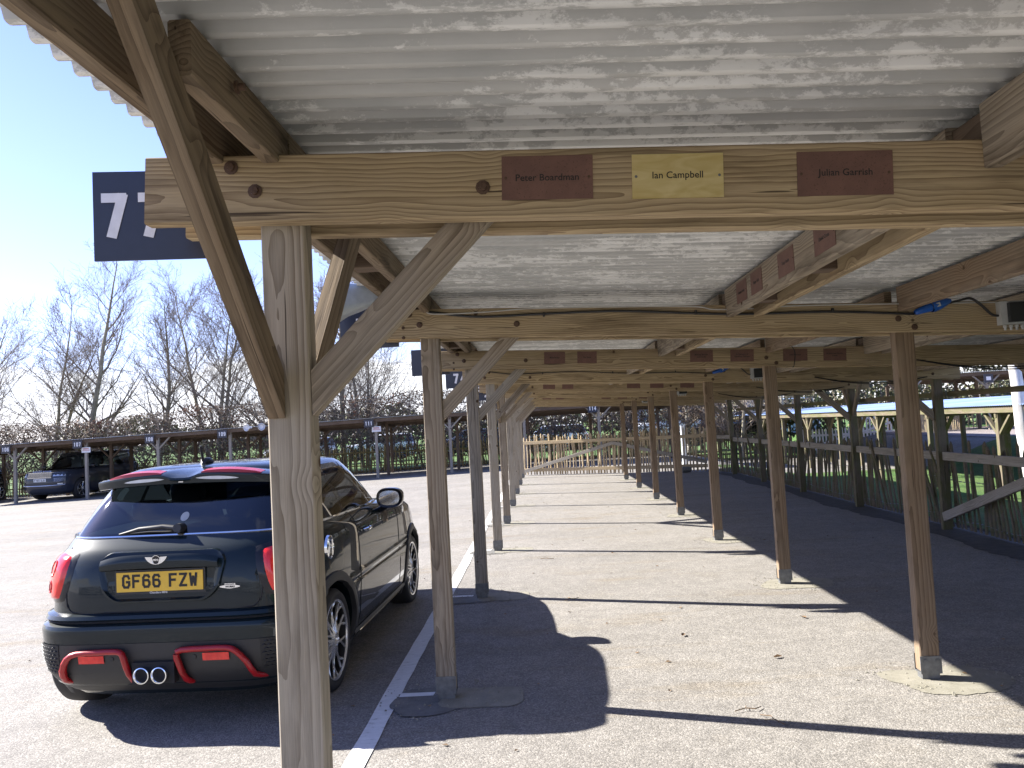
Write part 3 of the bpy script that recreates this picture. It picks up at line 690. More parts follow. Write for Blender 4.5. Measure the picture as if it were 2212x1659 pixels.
for k in (2, 4, 6, 8):
    yf = Y(k)-bf-.008
    d = lambda x, dz: (x, yf, btop(x)+dz)
    pts = [d(-.64, -.018), d(-.35, -.052), d(.05, -.04), d(.5, -.030), d(.95, -.050), d(1.25, -.058), d(1.75, -.052), d(2.22, -.072)]
    mb = MB(); mb.tube(spl(pts), .008 if k == 2 else .006, 6)
    for x in (.05, .95, 1.75): mb.box((x, yf, btop(x)-.045), (.012, .024, .026))
    tag(mb.build('power_cable', M['cable'], smooth=True), 'black cable clipped along the face of the %s beam' % nm[k], 'cable', 'black cables along the beams')
    if k == 2:
        pts = [d(-.66, .05), d(-.655, -.01), d(-.60, -.034), d(-.3, -.026), d(.0, -.008), d(.6, -.006), d(.95, -.012), d(1.06, -.03), d(1.28, -.028), d(1.6, -.014), d(2.6, -.012), d(3.4, -.012)]
        mb = MB(); mb.tube([p+Vector((0, -.012, 0)) for p in spl(pts)], .0042, 6)
        tag(mb.build('signal_cable', M['cable_grey'], smooth=True), 'thin pale grey cable running above the black one on the second beam', 'cable')
    # blue plug and socket
    c = thing('blue_connector', 'blue round mains plug joined in line, on the %s beam' % nm[k], 'connector', (2.31, yf-.02, btop(2.31)-.035), 0, 'blue mains plugs in the cables'); c.rotation_euler = (0, R(-16), 0)
    mb = MB(); mb.lathe([(-.10, .010), (-.09, .017), (-.03, .024), (0, .026)], 12, 'x'); mb.build('plug', M['blue'], c, True)
    mb = MB(); mb.lathe([(0, .034), (.02, .035), (.06, .030), (.10, .020), (.12, .010)], 12, 'x'); mb.build('socket', M['blue'], c, True)
    mb = MB(); mb.box((.0, .0, .031), (.03, .03, .012)); mb.box((.03, -.031, .0), (.022, .004, .024)); mb.build('flap', M['box'], c)
    pts = [(2.42, yf-.02, btop(2.42)-.012), (2.47, yf-.02, btop(2.47)+.0), (2.54, yf-.02, btop(2.54)+.012), (2.60, yf-.02, btop(2.6)-.03), (2.66, yf-.015, btop(2.66)-.085), (2.72, yf-.01, btop(2.7)-.09)]
    mb = MB(); mb.tube(spl(pts), .0075, 6); tag(mb.build('cable_tail', M['cable'], smooth=True), 'short curled cable from blue plug to grey box, %s beam' % nm[k], 'cable', 'cable tails into the boxes')
    jb = thing('junction_box', 'grey junction box with dark smoked lid on the %s beam' % nm[k], 'junction box', (2.79, yf-.025, btop(2.79)-.075), 0, 'junction boxes on the beams')
    mb = MB(); mb.box((0, .008, 0), (.19, .05, .135)); mb.build('housing', M['box'], jb)
    mb = MB(); mb.box((.015, -.03, 0), (.15, .03, .115)); mb.build('lid', M['boxdark'], jb)
    for q in range(5):
        mb = MB(); mb.lathe([(-.072, .011), (-.084, .011), (-.086, .007), (-.10, .007), (-.101, .0001)], 8, 'z', (-.07+q*.033, .0, 0)); mb.build('gland', M['box'], jb, True)
# hanging loops near the back row
for k in (3, 4, 5, 6):
    yf = Y(k)-bf-.01
    mb = MB(); z0 = bbot(4.4)+.05
    for q in range(2): mb.tube(spl([(3.5, yf, bbot(3.5)+.04), (3.9, yf-.02-q*.01, bbot(3.9)-.02-.012*q), (4.4, yf-.03, bbot(4.4)-.035-.02*q), (4.9, yf-.01, bbot(4.9)+.03)]), .006, 5)
    tag(mb.build('slack_cable', M['cable'], smooth=True), 'slack pair of black cables sagging below the beam near back post %d' % k if False else 'slack black cables sagging under the %s beam near the fence' % {3: 'third', 4: 'fourth', 5: 'fifth', 6: 'sixth'}[k], 'cable', 'slack cables near the fence')
mb = MB(); yf = Y(3)-bf-.012
mb.tube(spl([(2.28, yf-.01, btop(2.3)+.03), (2.34, yf-.01, btop(2.3)+.03), (2.39, yf-.01, btop(2.4)-.05), (2.375, yf-.01, btop(2.4)-.17), (2.36, yf-.01, btop(2.4)-.19)]), .004, 5)
tag(mb.build('cable_tie', M['cable'], smooth=True), 'thin black tie hanging over the third beam beside a plaque', 'cable')

# horn loudspeaker by board 76
hs = thing('horn_loudspeaker', 'large blue grey horn loudspeaker pointing at the car park beside board 76', 'loudspeaker', (-1.02, 4.46, 2.385), R(12))
rows = []
for (xx, hw, hh, zc) in ((.16, .03, .03, .02), (.08, .05, .05, .02), (0, .085, .075, .012), (-.08, .115, .09, .0), (-.14, .15, .12, -.005), (-.185, .19, .15, -.012), (-.19, .18, .14, -.012), (-.12, .12, .09, -.004), (-.0, .05, .04, .01)):
    n = 32; rows.append([(xx+.0, hw*math.copysign(abs(math.cos(2*math.pi*i/n))**.45, math.cos(2*math.pi*i/n)), zc+hh*math.copysign(abs(math.sin(2*math.pi*i/n))**.45, math.sin(2*math.pi*i/n))) for i in range(n)])
mb = MB(); mb.grid(rows, True, True, True); mb.build('horn', M['horn'], hs, 50)
mb = MB(); mb.lathe([(.15, .0001), (.15, .055), (.25, .06), (.26, .0001)], 20, 'x', (0, 0, .02)); mb.build('driver', M['horn'], hs, 50)
mb = MB(); mb.box((.10, .0, -.06), (.03, .12, .10)); mb.box((.10, 0, -.11), (.10, .05, .008)); mb.build('bracket', M['metal'], hs)

# ------------------------------------------------------------------ car bodies as stacked plan contours
class Body:
    """levels: (z, y_rear, y_front, half_width, exponent); local frame: +Y forward, origin on the ground under the rear axle"""
    def __init__(s, lv): s.lv = lv
    def at(s, z):
        lv = s.lv
        if z <= lv[0][0]: return lv[0][1:]
        for a, b_ in zip(lv[:-1], lv[1:]):
            if z <= b_[0]:
                t_ = (z-a[0])/(b_[0]-a[0]); return tuple(p+(q-p)*t_ for p, q in zip(a[1:], b_[1:]))
        return lv[-1][1:]
    def contour(s, z, n, d=0.0, par=None):
        yr, yf, w_, e = par or s.at(z); yr -= d; yf += d; w_ += d
        ym = (yr+yf)/2; hl = (yf-yr)/2; K = 1440; P_ = []
        for i in range(K+1):
            a = -math.pi/2+2*math.pi*i/K; c, s_ = math.cos(a), math.sin(a)
            P_.append((w_*math.copysign(abs(c)**(2/e), c), ym+hl*math.copysign(abs(s_)**(2/e), s_)))
        P_ = np.array(P_); P_[0, 0] = P_[-1, 0] = 0
        L = np.concatenate([[0], np.cumsum(np.hypot(*(P_[1:]-P_[:-1]).T))])
        half = L[K//2]; u = np.linspace(0, half, n//2+1)
        X = np.interp(u, L[:K//2+1], P_[:K//2+1, 0]); Y_ = np.interp(u, L[:K//2+1], P_[:K//2+1, 1])
        r = [(X[i], Y_[i], z) for i in range(n//2+1)]
        return r+[(-p[0], p[1], z) for p in r[-2:0:-1]]
    def rear(s, x, z, d=0):
        yr, yf, w_, e = s.at(z); ym = (yr+yf)/2; hl = (yf-yr)/2
        return ym-hl*(max(0, 1-abs(x/w_)**e))**(1/e)-d
    def front(s, x, z, d=0):
        yr, yf, w_, e = s.at(z); ym = (yr+yf)/2; hl = (yf-yr)/2
        return ym+hl*(max(0, 1-abs(x/w_)**e))**(1/e)+d
    def side(s, y, z, d=0):
        yr, yf, w_, e = s.at(z); ym = (yr+yf)/2; hl = (yf-yr)/2
        return w_*(max(0, 1-abs((y-ym)/hl)**e))**(1/e)+d
    def polar(s, al, z, d=0, py=.25):
        """surface point in direction al (0 = straight back, +90 = right side) from pivot (0,py)"""
        dx, dy = math.sin(al), -math.cos(al); lo, hi = 0.0, 4.0
        yr, yf, w_, e = s.at(z); ym = (yr+yf)/2; hl = (yf-yr)/2
        for _ in range(40):
            m_ = (lo+hi)/2; v = abs(dx*m_/w_)**e+abs((py+dy*m_-ym)/hl)**e
            if v < 1: lo = m_
            else: hi = m_
        return (dx*(lo+d), py+dy*(lo+d), z)
def boolcut(o, cutters):
    mb = MB()
    for c, r in cutters:
        mb.lathe([(-.30, .0001), (-.30, r), (.30, r), (.30, .0001)], 40, 'x', c)
    cm = mb.mesh('c'); co = bpy.data.objects.new('c', cm); COL.objects.link(co); co.parent = o.parent; co.matrix_basis = o.matrix_basis
    md = o.modifiers.new('b', 'BOOLEAN'); md.operation = 'DIFFERENCE'; md.object = co; md.solver = 'EXACT'
    bpy.context.view_layer.update(); dg = bpy.context.evaluated_depsgraph_get()
    me = bpy.data.meshes.new_from_object(o.evaluated_get(dg)); o.modifiers.clear(); old = o.data; o.data = me
    bpy.data.objects.remove(co); bpy.data.meshes.remove(cm)
    me.polygons.foreach_set('use_smooth', [True]*len(me.polygons)); me.set_sharp_from_angle(angle=R(32))
def surf_strip(pts, r, n=6, flat=1.0):
    mb = MB(); mb.tube(pts, r, n, flat=flat); return mb
def wheel(parent, c, side, Rr, wd, rim, spokes=10, mats=('tyre', 'alloy', 'alloy_dark'), cross=True):
    """side=+1 right, -1 left; built flat along X"""
    w_ = bpy.data.objects.new('wheel', None); COL.objects.link(w_); w_.parent = parent; w_.location = c
    h = wd/2; s_ = side
    mb = MB(); mb.lathe([(s_*(-h), rim), (s_*(-h), Rr*.93), (s_*(-h*.8), Rr*.985), (s_*(-h*.3), Rr), (s_*(h*.3), Rr), (s_*(h*.8), Rr*.985), (s_*h, Rr*.93), (s_*h*1.02, (Rr+rim)/2), (s_*h*.96, rim*1.01), (s_*h*.9, rim*.99)], 48)
    mb.build('tyre', M[mats[0]], w_, 50)
    mb = MB(); mb.lathe([(s_*h*.93, rim*1.012), (s_*h*1.0, rim*1.0), (s_*h*.97, rim*.955), (s_*h*.90, rim*.945)], 48)
    mb.build('rim', M[mats[1]], w_, 50)
    mb = MB(); mb.lathe([(s_*h*.90, rim*.945), (s_*h*.55, rim*.93), (s_*h*.0, rim*.90)], 48)
    mb.build('rim_barrel', M[mats[2]], w_, 50)
    mb = MB(); mb.lathe([(s_*h*.1, rim*.93), (s_*h*.12, .0001)], 32); mb.lathe([(s_*h*.3, .0001), (s_*h*.3, rim*.62), (s_*h*.2, rim*.62)], 32); mb.build('brake_disc', M[mats[2]], w_)
    mb = MB(); xf = s_*h*.88
    for k in range(spokes):
        a0 = 2*math.pi*k/spokes
        for sw in ((.42,) if cross else (0,)):
            for sg in ((-1, 1) if cross else (1,)):
                pts = []
                for i in range(7):
                    t_ = i/6; rr = rim*(.16+.80*t_); a = a0+sg*(sw*(.12+t_*.95)) if cross else a0
                    pts.append((xf-s_*.02*math.sin(math.pi*t_*.9), rr*math.cos(a), rr*math.sin(a)))
                mb.tube(pts, [.014]+[.0095]*5+[.011], 5)
            if not cross: break
    mb.lathe([(s_*h*.8, rim*.20), (s_*h*.92, rim*.19), (s_*h*.93, rim*.11), (s_*h*.86, rim*.10), (s_*h*.9, .0001)], 20)
    mb.build('spokes', M[mats[1]], w_, 60)
    return w_
def greenhouse(car, B, z0, z1, n, glass_rule, matbody, roof_rings, rows=10, d=0.0, tint='glass'):
    zs = [z0+(z1-z0)*i/rows for i in range(rows+1)]
    C = [B.contour(z, n) for z in zs]
    frame = MB(); panels = {}
    vs = [p for r in C for p in r]; frame.v = list(vs)
    for i in range(rows):
        for k in range(n):
            kk = (k+1) % n; q = (i*n+k, i*n+kk, (i+1)*n+kk, (i+1)*n+k)
            c0 = C[0][k]; c1 = C[0][kk]; key = glass_rule((c0[0]+c1[0])/2, (c0[1]+c1[1])/2, (i+.5)/rows)
            if key: panels.setdefault(key, MB()).f.append(q)
            else: frame.f.append(q)
    o = frame.build('window_frame', M['blackcar'], car, 40, fix=False)
    for key, mb in panels.items():
        used = sorted({i for f in mb.f for i in f}); mp_ = {a: b_ for b_, a in enumerate(used)}
        mb.v = [vs[i] for i in used]; mb.f = [tuple(mp_[i] for i in f) for f in mb.f]
        mb.build(key, M[tint if 'rear' in key or 'quarter' in key else 'glass_clear'], car, 60, fix=False)
    rr = [B.contour(z1, n)]+[[(p[0], p[1], z) for p in B.contour(z, n, par=par)] for (z, *par) in roof_rings]
    mb = MB(); mb.grid(rr, True, False, True); mb.build('roof', matbody, car, 40)

# ------------------------------------------------------------------ the hatchback
MC = thing('hatchback_car', 'dark three door hatchback with red trim and yellow rear plate beside the white line', 'car', (-2.245, 5.0, g(-2.24, 5)), R(-1.95))
WB = 2.42
lv = [(.17, -.46, 2.93, .79, 5.5), (.25, -.545, 3.00, .85, 6.2), (.33, -.590, 3.04, .872, 6.6), (.42, -.607, 3.07, .884, 6.8), (.52, -.612, 3.07, .888, 6.8), (.575, -.618, 3.07, .889, 6.8), (.60, -.610, 3.07, .888, 6.6),
      (.612, -.585, 3.07, .880, 6.4), (.622, -.583, 3.07, .880, 6.4), (.635, -.600, 3.06, .886, 6.4), (.655, -.592, 3.06, .885, 6.2), (.665, -.56, 3.05, .880, 5.8), (.75, -.556, 3.02, .878, 5.7), (.85, -.545, 2.97, .874, 5.6), (.92, -.530, 2.88, .868, 5.5), (.97, -.512, 2.72, .860, 5.3), (1.01, -.490, 2.45, .848, 5.0), (1.04, -.462, 2.10, .832, 4.8), (1.062, -.435, 1.86, .815, 4.8), (1.078, -.415, 1.74, .800, 4.8)]
BM = Body(lv)
NB = 220
zs = [.17, .21, .25, .29, .33, .375, .42, .47, .52, .55, .575, .59, .60, .606, .612, .622, .629, .635, .645, .655, .660, .665, .70, .75, .80, .85, .885, .92, .945, .97, .99, 1.01, 1.025, 1.04, 1.052, 1.062, 1.07, 1.078]
mb = MB(); mb.grid([BM.contour(z, NB) for z in zs], True, True, True)
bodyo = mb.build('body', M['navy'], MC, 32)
boolcut(bodyo, [((sx*.80, yy, .325), .372) for sx in (-1, 1) for yy in (0, WB)])
mb = MB(); mb.add([(x, y, 1.079) for (x, y, z) in BM.contour(1.078, 60, par=(-.37, 1.7, .76, 4.5))], [tuple(range(60))]); mb.build('cabin_floor', M['dark'], MC)
gl_lv = [(1.078, -.405, 1.76, .775, 5.4), (1.16, -.345, 1.66, .742, 5.4), (1.25, -.268, 1.55, .702, 5.4), (1.34, -.185, 1.44, .655, 5.4), (1.40, -.12, 1.36, .618, 5.2), (1.425, -.10, 1.32, .600, 5.2)]
GMn = Body(gl_lv)
def rule(x, y, t_):
    if abs(x) < .66 and y < -.30: return 'rear_window' if .03 < t_ < .97 else None
    if abs(x) > .70 and .03 < t_ < .93:
        if -.22 < y < .50: return 'quarter_window_right' if x > 0 else 'quarter_window_left'
        if .56 < y < 1.42: return 'side_window_right' if x > 0 else 'side_window_left'
    if abs(x) < .62 and y > 1.3: return 'windscreen' if .04 < t_ < .94 else None
    return None
def rule2(x, y, t_):
    k = rule(x, y, t_); return None if k is None else k.replace('_right', '').replace('_left', '') + ('' if 'side' not in k and 'quarter' not in k else ('#' if 'right' in k else '%'))
greenhouse(MC, GMn, 1.078, 1.425, 240, rule, M['navy'], [(1.448, -.09, 1.28, .578, 4.8), (1.466, -.05, 1.18, .53, 4.4), (1.479, .02, 1.04, .45, 3.8), (1.487, .12, .86, .33, 3.0), (1.490, .28, .6, .15, 2.5)])
for c in kids(MC):
    if 'window_' in c.name and c.name.endswith(('_right', '_left')): c.name = c.name.rsplit('_', 1)[0]
# spoiler over the rear window
rows = []
for i in range(41):
    x = -.585+1.17*i/40; e = abs(x)/.60; fall = .040*e**2.4; yb = -.285+.10*e**3.5; notch = .022*math.exp(-(x/.10)**4)
    prof = [(yb+.14, 1.372-fall*.5), (yb+.022, 1.376-fall*.6), (yb+.006, 1.382-fall*.7), (yb+.006, 1.392-fall*.8), (yb-.006, 1.425-fall-notch), (yb-.002, 1.442-fall-notch*1.2), (yb+.04, 1.455-fall*1.1-notch), (yb+.20, 1.468-fall*1.3), (yb+.32, 1.47-fall*1.6)]
    rows.append([(x, p[0], p[1]) for p in prof])
mb = MB(); mb.grid(rows, True, True, True); mb.build('spoiler', M['navy'], MC, 45)
for sg in (-1, 1):
    rows = []
    for i in range(17):
        t_ = i/16; x = sg*(.13+.36*t_); e = abs(x)/.60; fall = .040*e**2.4; yb = -.285+.10*e**3.5; hgt = .024*(math.sin(math.pi*min(1, max(0.02, t_*.96+.02)))**.35)
        rows.append([(x, yb+.004, 1.436-fall), (x, yb+.008, 1.440-fall+hgt), (x, yb+.08, 1.452-fall*1.1+hgt*.9), (x, yb+.10, 1.452-fall*1.1)])
    mb = MB(); mb.grid(rows, True, True, True); mb.build('spoiler_trim', M['redtrim'], MC, 50)
    mb = MB(); rows = []
    for i in range(13):
        t_ = i/12; x = sg*(.10+.27*t_); e = abs(x)/.60; fall = .040*e**2.4; yb = -.285+.10*e**3.5; hh = .010*math.sin(math.pi*t_)**.6
        rows.append([(x, yb-.006, 1.412-fall-hh), (x, yb-.009, 1.412-fall+hh)])
    mb.grid(rows); mb.build('spoiler_slot', M['lens'], MC, fix=False)
mb = MB(); mb.box((0, -.277, 1.392), (.03, .008, .008)); mb.build('washer_nozzle', M['chrome'], MC)
mb = MB(); mb.tube([(-.03, .07, 1.475), (-.03, .10, 1.50), (-.03, .16, 1.497), (-.03, .22, 1.484)], [.012, .026, .030, .012], 10); mb.tube([(-.03, .085, 1.50), (-.03, .05, 1.605)], [.010, .008], 8); mb.build('aerial', M['plastic'], MC, 60)
# chrome waist strip
pts = [GMn.polar(al, 1.082, .006) for al in np.linspace(-.90, .90, 41)]
mb = MB(); mb.tube(pts, .0085, 6); 
mb.build('waist_strip', M['chrome'], MC, True)
for sg in (-1, 1):
    mb = MB(); mb.tube([(sg*(BM.side(y, 1.075)+.004), y, 1.085-.012*max(0, y-.3)) for y in np.linspace(-.30, 1.66, 24)], .0075, 6); mb.build('waist_strip', M['chrome'], MC, True)
# dark seams on the tail and flanks
def rear_line(pts, r=.0035, name='panel_gap', mat='dark', d=.0005):
    mb = MB(); mb.tube([(x, BM.rear(x, z, d), z) for x, z in pts], r, 5); return mb.build(name, M[mat], MC)
def arc(cx, cz, rx, rz, a0, a1, n=10): return [(cx+rx*math.cos(R(a0+(a1-a0)*i/n)), cz+rz*math.sin(R(a0+(a1-a0)*i/n))) for i in range(n+1)]
hl = [(-.635, 1.03), (-.60, .93), (-.595, .76), (-.585, .70)]+arc(-.53, .715, .05, .045, 180, 270, 5)+[(-.3, .667), (0, .665), (.3, .667)]+[(-p[0], p[1]) for p in arc(-.53, .715, .05, .045, 180, 270, 5)][::-1]+[(.585, .70), (.595, .76), (.60, .93), (.635, 1.03)]
rear_line(hl, .004)
# shadow slot under the hatch lip
rear_line([(-.80+.04*i, .618) for i in range(41)], .006, 'bumper_gap')
# plate recess: rounded dished surround
def rrect(cx, cz, hw, hh, r, n=6, skew=0):
    out = []
    for (sx, sz, a0) in ((1, 1, 0), (-1, 1, 90), (-1, -1, 180), (1, -1, 270)):
        for i in range(n+1):
            a = R(a0+90*i/n); out.append((cx+sx*(hw-r)+r*math.cos(a)+skew*0, cz+sz*(hh-r)+r*math.sin(a)))
    return out
outer = [(x*(1.0 if z > .85 else 1.0-.18*(.85-z)/.13), z) for x, z in rrect(0, .862, .385, .145, .085, 8)]
inner = [(x*(1.0 if z > .85 else 1.0-.10*(.85-z)/.13), z) for x, z in rrect(0, .838, .330, .092, .05, 8)]
yo = [BM.rear(x, z) for x, z in outer]
r1 = [(x, BM.rear(x, z, .002), z) for x, z in outer]
r2 = [(x*.985, BM.rear(x, z, .018), .862+(z-.862)*.97) for x, z in outer]
r3 = [(x*.95, BM.rear(x, z, .020), .862+(z-.862)*.90) for x, z in outer]
r4 = [(x*1.0, -.548, z) for x, z in inner]
r5 = [(x*.97, -.545, .838+(z-.838)*.93) for x, z in inner]
# grip bar above plate is body colour, sloping
mb = MB(); mb.grid([r1, r2, r3, r4, r5], True, False, True); mb.build('plate_surround', M['navy'], MC, 50)
mb = MB(); mb.grid([[(x, BM.rear(x, z, .0215), z) for x, z in [(-.355+.71*i/20, .905+.02*math.cos(i/20*math.pi-math.pi/2)) for i in range(21)]], [(x, BM.rear(x, z, .0215), z) for x, z in [(-.36+.72*i/20, .958+.022*math.cos(i/20*math.pi-math.pi/2)) for i in range(21)]]]); 
pr = [(-.56-.012, .995), (-.585, .975), (-.59, .945), (-.583, .918), (-.545, .905)]
rows = []
for i in range(25):
    x = -.355+.71*i/24; e = (abs(x)/.355)**4; rows.append([(x, p[0]+.012*e, p[1]-.03*e*(1 if j_ < 2 else .3)) for j_, p in enumerate(pr)])
mb = MB(); mb.grid(rows); mb.build('grip_bar', M['navy'], MC, 50, fix=False)
mb = MB(); mb.box((0, -.556, .838), (.520, .010, .112)); np_ = mb.build('number_plate', M['yellow'], MC)
mb = MB(); mb.box((0, -.5520, .836), (.545, .006, .138)); mb.build('plate_holder', M['plastic'], MC)
xx = -.2255
for ch_ in 'GF66 FZW':
    if ch_ == ' ': xx += .038; continue
    s_ = strokes(ch_, .079, .050, .0, .014, .0012); s_.v = [(x+xx+.025, y-.5615, z+.842) for x, y, z in s_.v]; s_.build('plate_character', M['ink'], np_, fix=False); xx += .0610
me = text_mesh('Chandlers MINI', .02, M['white'], 'dealer_name', .0002, width=.105); o = link('dealer_name', me, MC); o.matrix_basis = Matrix.Translation((-.01, -.5565, .774)) @ Matrix.Rotation(R(90), 4, 'X')
# wings badge on the grip bar
bz = .966
mb = MB(); mb.lathe([(-.592, .0001), (-.592, .020), (-.589, .024)], 24, 'y', (0, 0, bz)); mb.build('badge_disc', M['blackcar'], MC)
mb = MB(); mb.lathe([(-.589, .0225), (-.5955, .0235), (-.5955, .0265), (-.588, .028)], 24, 'y', (0, 0, bz))
for sg in (-1, 1):
    mb.prism([(sg*.024, -.590, bz+.016), (sg*.066, -.590, bz+.018), (sg*.060, -.590, bz+.006), (sg*.050, -.590, bz-.006), (sg*.034, -.590, bz-.018), (sg*.012, -.590, bz-.026)], (0, -.004, 0))
mb.build('winged_badge', M['chrome'], MC, 40)
me = text_mesh('MINI', .014, M['chrome'], 'badge_lettering', .0004, width=.030); o = link('badge_lettering', me, MC); o.matrix_basis = Matrix.Translation((0, -.5935, bz)) @ Matrix.Rotation(R(90), 4, 'X')
# works badge
mb = MB(); n = 24; mb.prism([(.415+.062*math.cos(2*math.pi*i/n)+.0, BM.rear(.415, .79, .001), .79+.0115*math.sin(2*math.pi*i/n)*(1-.35*abs(math.cos(2*math.pi*i/n)))) for i in range(n)][::-1], (0, -.004, 0))
mb.prism([(.385, BM.rear(.415, .79, .001), .797), (.385, BM.rear(.415, .79, .001), .808), (.448, BM.rear(.415, .79, .001), .808), (.448, BM.rear(.415, .79, .001), .797)], (0, -.004, 0)); mb.build('works_badge', M['chrome'], MC)
me = text_mesh('WORKS', .014, M['ink'], 'badge_lettering', .0006, width=.056, height=.011); o = link('badge_lettering', me, MC); o.matrix_basis = Matrix.Translation((.416, BM.rear(.415, .79, .0056), .789)) @ Matrix.Rotation(R(90), 4, 'X')
me = text_mesh('JOHN COOPER', .01, M['ink'], 'badge_lettering', .0003, width=.056, height=.006); o = link('badge_lettering', me, MC); o.matrix_basis = Matrix.Translation((.416, BM.rear(.415, .79, .0056), .8025)) @ Matrix.Rotation(R(90), 4, 'X')
# tail lamps wrapping the corners
def lampgrid(sg, a0, a1, z0, z1, d, n=14, m_=14, rim=0, rnd_=3.4, lean=.05):
    rows = []
    for i in range(n+1):
        u = -1+2*i/n; row = []
        for j in range(m_+1):
            v = -1+2*j/m_
            # square to rounded rectangle
            uu = u*math.sqrt(max(0, 1-.26*v*v)); vv = v*math.sqrt(max(0, 1-.26*u*u))
            z = (z0+z1)/2+vv*(z1-z0)/2*1.06; al = (a0+a1)/2+uu*(a1-a0)/2*1.06-lean*(z-(z0+z1)/2)
            bulge = d*(max(0, 1-max(abs(u), abs(v))**4))**.5
            p = BM.polar(sg*al, z, bulge+.001+rim)
            row.append(p)
        rows.append(row)
    return rows
for sg in (-1, 1):
    tl = bpy.data.objects.new('tail_lamp', None); COL.objects.link(tl); tl.parent = MC
    a0, a1 = math.atan(.635/.79), math.atan(.868/.60)
    mb = MB(); mb.grid(lampgrid(sg, a0, a1, .735, 1.000, .030, lean=.12)); mb.build('lens', M['lamp'], tl, 60, fix=False)
    mb = MB(); mb.grid(lampgrid(sg, a0-.03, a1+.03, .722, 1.013, .012, lean=.12)); mb.build('bezel', M['blackcar'], tl, 60, fix=False)
    for zc, rr in ((.915, .046), (.81, .035)):
        cen = Vector(BM.polar(sg*(a0+a1)/2, zc, .033)); rows = []
        ring = [Vector(BM.polar(sg*((a0+a1)/2+rr*1.05*math.cos(2*math.pi*i/20)), zc+rr*math.sin(2*math.pi*i/20), .032)) for i in range(20)]
        mb = MB(); mb.tube(ring+[ring[0]], .0035, 5, cap=False); mb.build('lamp_ring', M['redtrim'], tl, True)
    mb = MB(); 
# wiper
wy = lambda z, d: GMn.rear(0, z, d)
mb = MB(); mb.tube([(.045, GMn.rear(.04, 1.115, .035), 1.118), (-.05, GMn.rear(.0, 1.125, .040), 1.133), (-.20, GMn.rear(-.2, 1.118, .032), 1.124), (-.33, GMn.rear(-.33, 1.10, .018), 1.098)], [.020, .016, .014, .005], 8); mb.build('rear_wiper', M['plastic'], MC, 60)
mb = MB(); mb.tube([(.045, GMn.rear(.04, 1.11, -.01), 1.115), (.045, GMn.rear(.04, 1.11, .05), 1.125)], [.034, .026], 12); mb.build('wiper_hub', M['plastic'], MC, 60)
mb = MB(); mb.tube([(.02, GMn.rear(0, 1.095, .010), 1.100), (-.15, GMn.rear(-.15, 1.102, .010), 1.103), (-.33, GMn.rear(-.33, 1.092, .009), 1.092)], .006, 5); mb.build('wiper_blade', M['dark'], MC)
mb = MB(); n = 20; cx, cz = .045, 1.182
mb.v = []; mb.prism([(cx+.026*math.cos(2*math.pi*i/n), GMn.rear(cx, cz+.026*math.sin(2*math.pi*i/n), .002), cz+.026*math.sin(2*math.pi*i/n)) for i in range(n)], (0, -.0006, 0)); mb.build('window_sticker', M['box'], MC)
# lower bumper: black insert, mesh patches, valance
def rear_patch(poly_rows, d, name, mat, sm=50):
    mb = MB(); mb.grid([[(x, BM.rear(x, z, d), z) for x, z in r] for r in poly_rows]); return mb.build(name, M[mat], MC, sm, fix=False)
rows = []
for j in range(9):
    z = .20+(.50-.20)*j/8; hw = .80-.02*j/8 if j < 7 else .79-.06*(j-6)
    rows.append([(-hw+2*hw*i/60, z) for i in range(61)])
rear_patch(rows, .0035, 'diffuser', 'plastic')
for sg in (-1, 1):
    rows = []
    for j in range(9):
        z = .325+.175*j/8; rows.append([(sg*(.60+.17*i/8-.02*(j < 1)), z) for i in range(9)])
    mb = MB(); mb.grid([[(x, BM.rear(x, z, .006), z) for x, z in r] for r in rows]); mb.build('bumper_insert', M['plastic_mesh'], MC, 50, fix=False)
    mb = MB()
    for j in range(8):
        z = .335+.021*j
        for i in range(6):
            x = .612+.028*i+(.012 if j % 2 else 0); mb.tube([(sg*x, BM.rear(x, z, .008), z), (sg*(x+.011), BM.rear(x+.011, z+.006, .010), z+.006), (sg*(x+.022), BM.rear(x+.022, z, .008), z)], .0028, 4)
    mb.build('bumper_mesh', M['plastic'], MC, True)
    # fog reflector and its recess
    x0 = -.47 if sg < 0 else .27
    mb = MB(); mb.grid([[(x, BM.rear(x, z, .010), z) for x in (x0, x0+.05, x0+.10, x0+.155)] for z in (.392, .412, .436)]); mb.build('fog_lamp', M['lamp'], MC, fix=False)
    mb = MB(); mb.lathe([(0, .0001), (0, .012), (.004, .013)], 12, 'y', (sg*.22 if sg > 0 else -.27, BM.rear(.22, .415, .008), .415)); mb.build('parking_sensor', M['plastic'], MC)
# red rear frames
def frame(pts):
    mb = MB(); P_ = spl(pts, 2); mb.tube(P_, .021, 8, flat=.8); return mb.build('red_frame', M['redtrim'], MC, 60)
Yf = lambda x, z, d=.022: BM.rear(x, z, d)
fl = [(-.56, .275, -.02), (-.575, .295, .022), (-.565, .36, .03), (-.525, .43, .03), (-.46, .458, .03), (-.34, .462, .03), (-.225, .463, .03), (-.190, .445, .03), (-.175, .38, .03), (-.155, .29, .026), (-.125, .268, -.01)]
frame([(x, Yf(x, z, d), z) for x, z, d in fl]); 
fr_ = [(.175, .262, -.01), (.160, .285, .026), (.140, .38, .03), (.128, .440, .03), (.160, .462, .03), (.30, .466, .03), (.42, .466, .03), (.475, .445, .03), (.530, .38, .03), (.560, .30, .026), (.60, .275, -.02)]
frame([(x, Yf(x, z, d), z) for x, z, d in fr_])
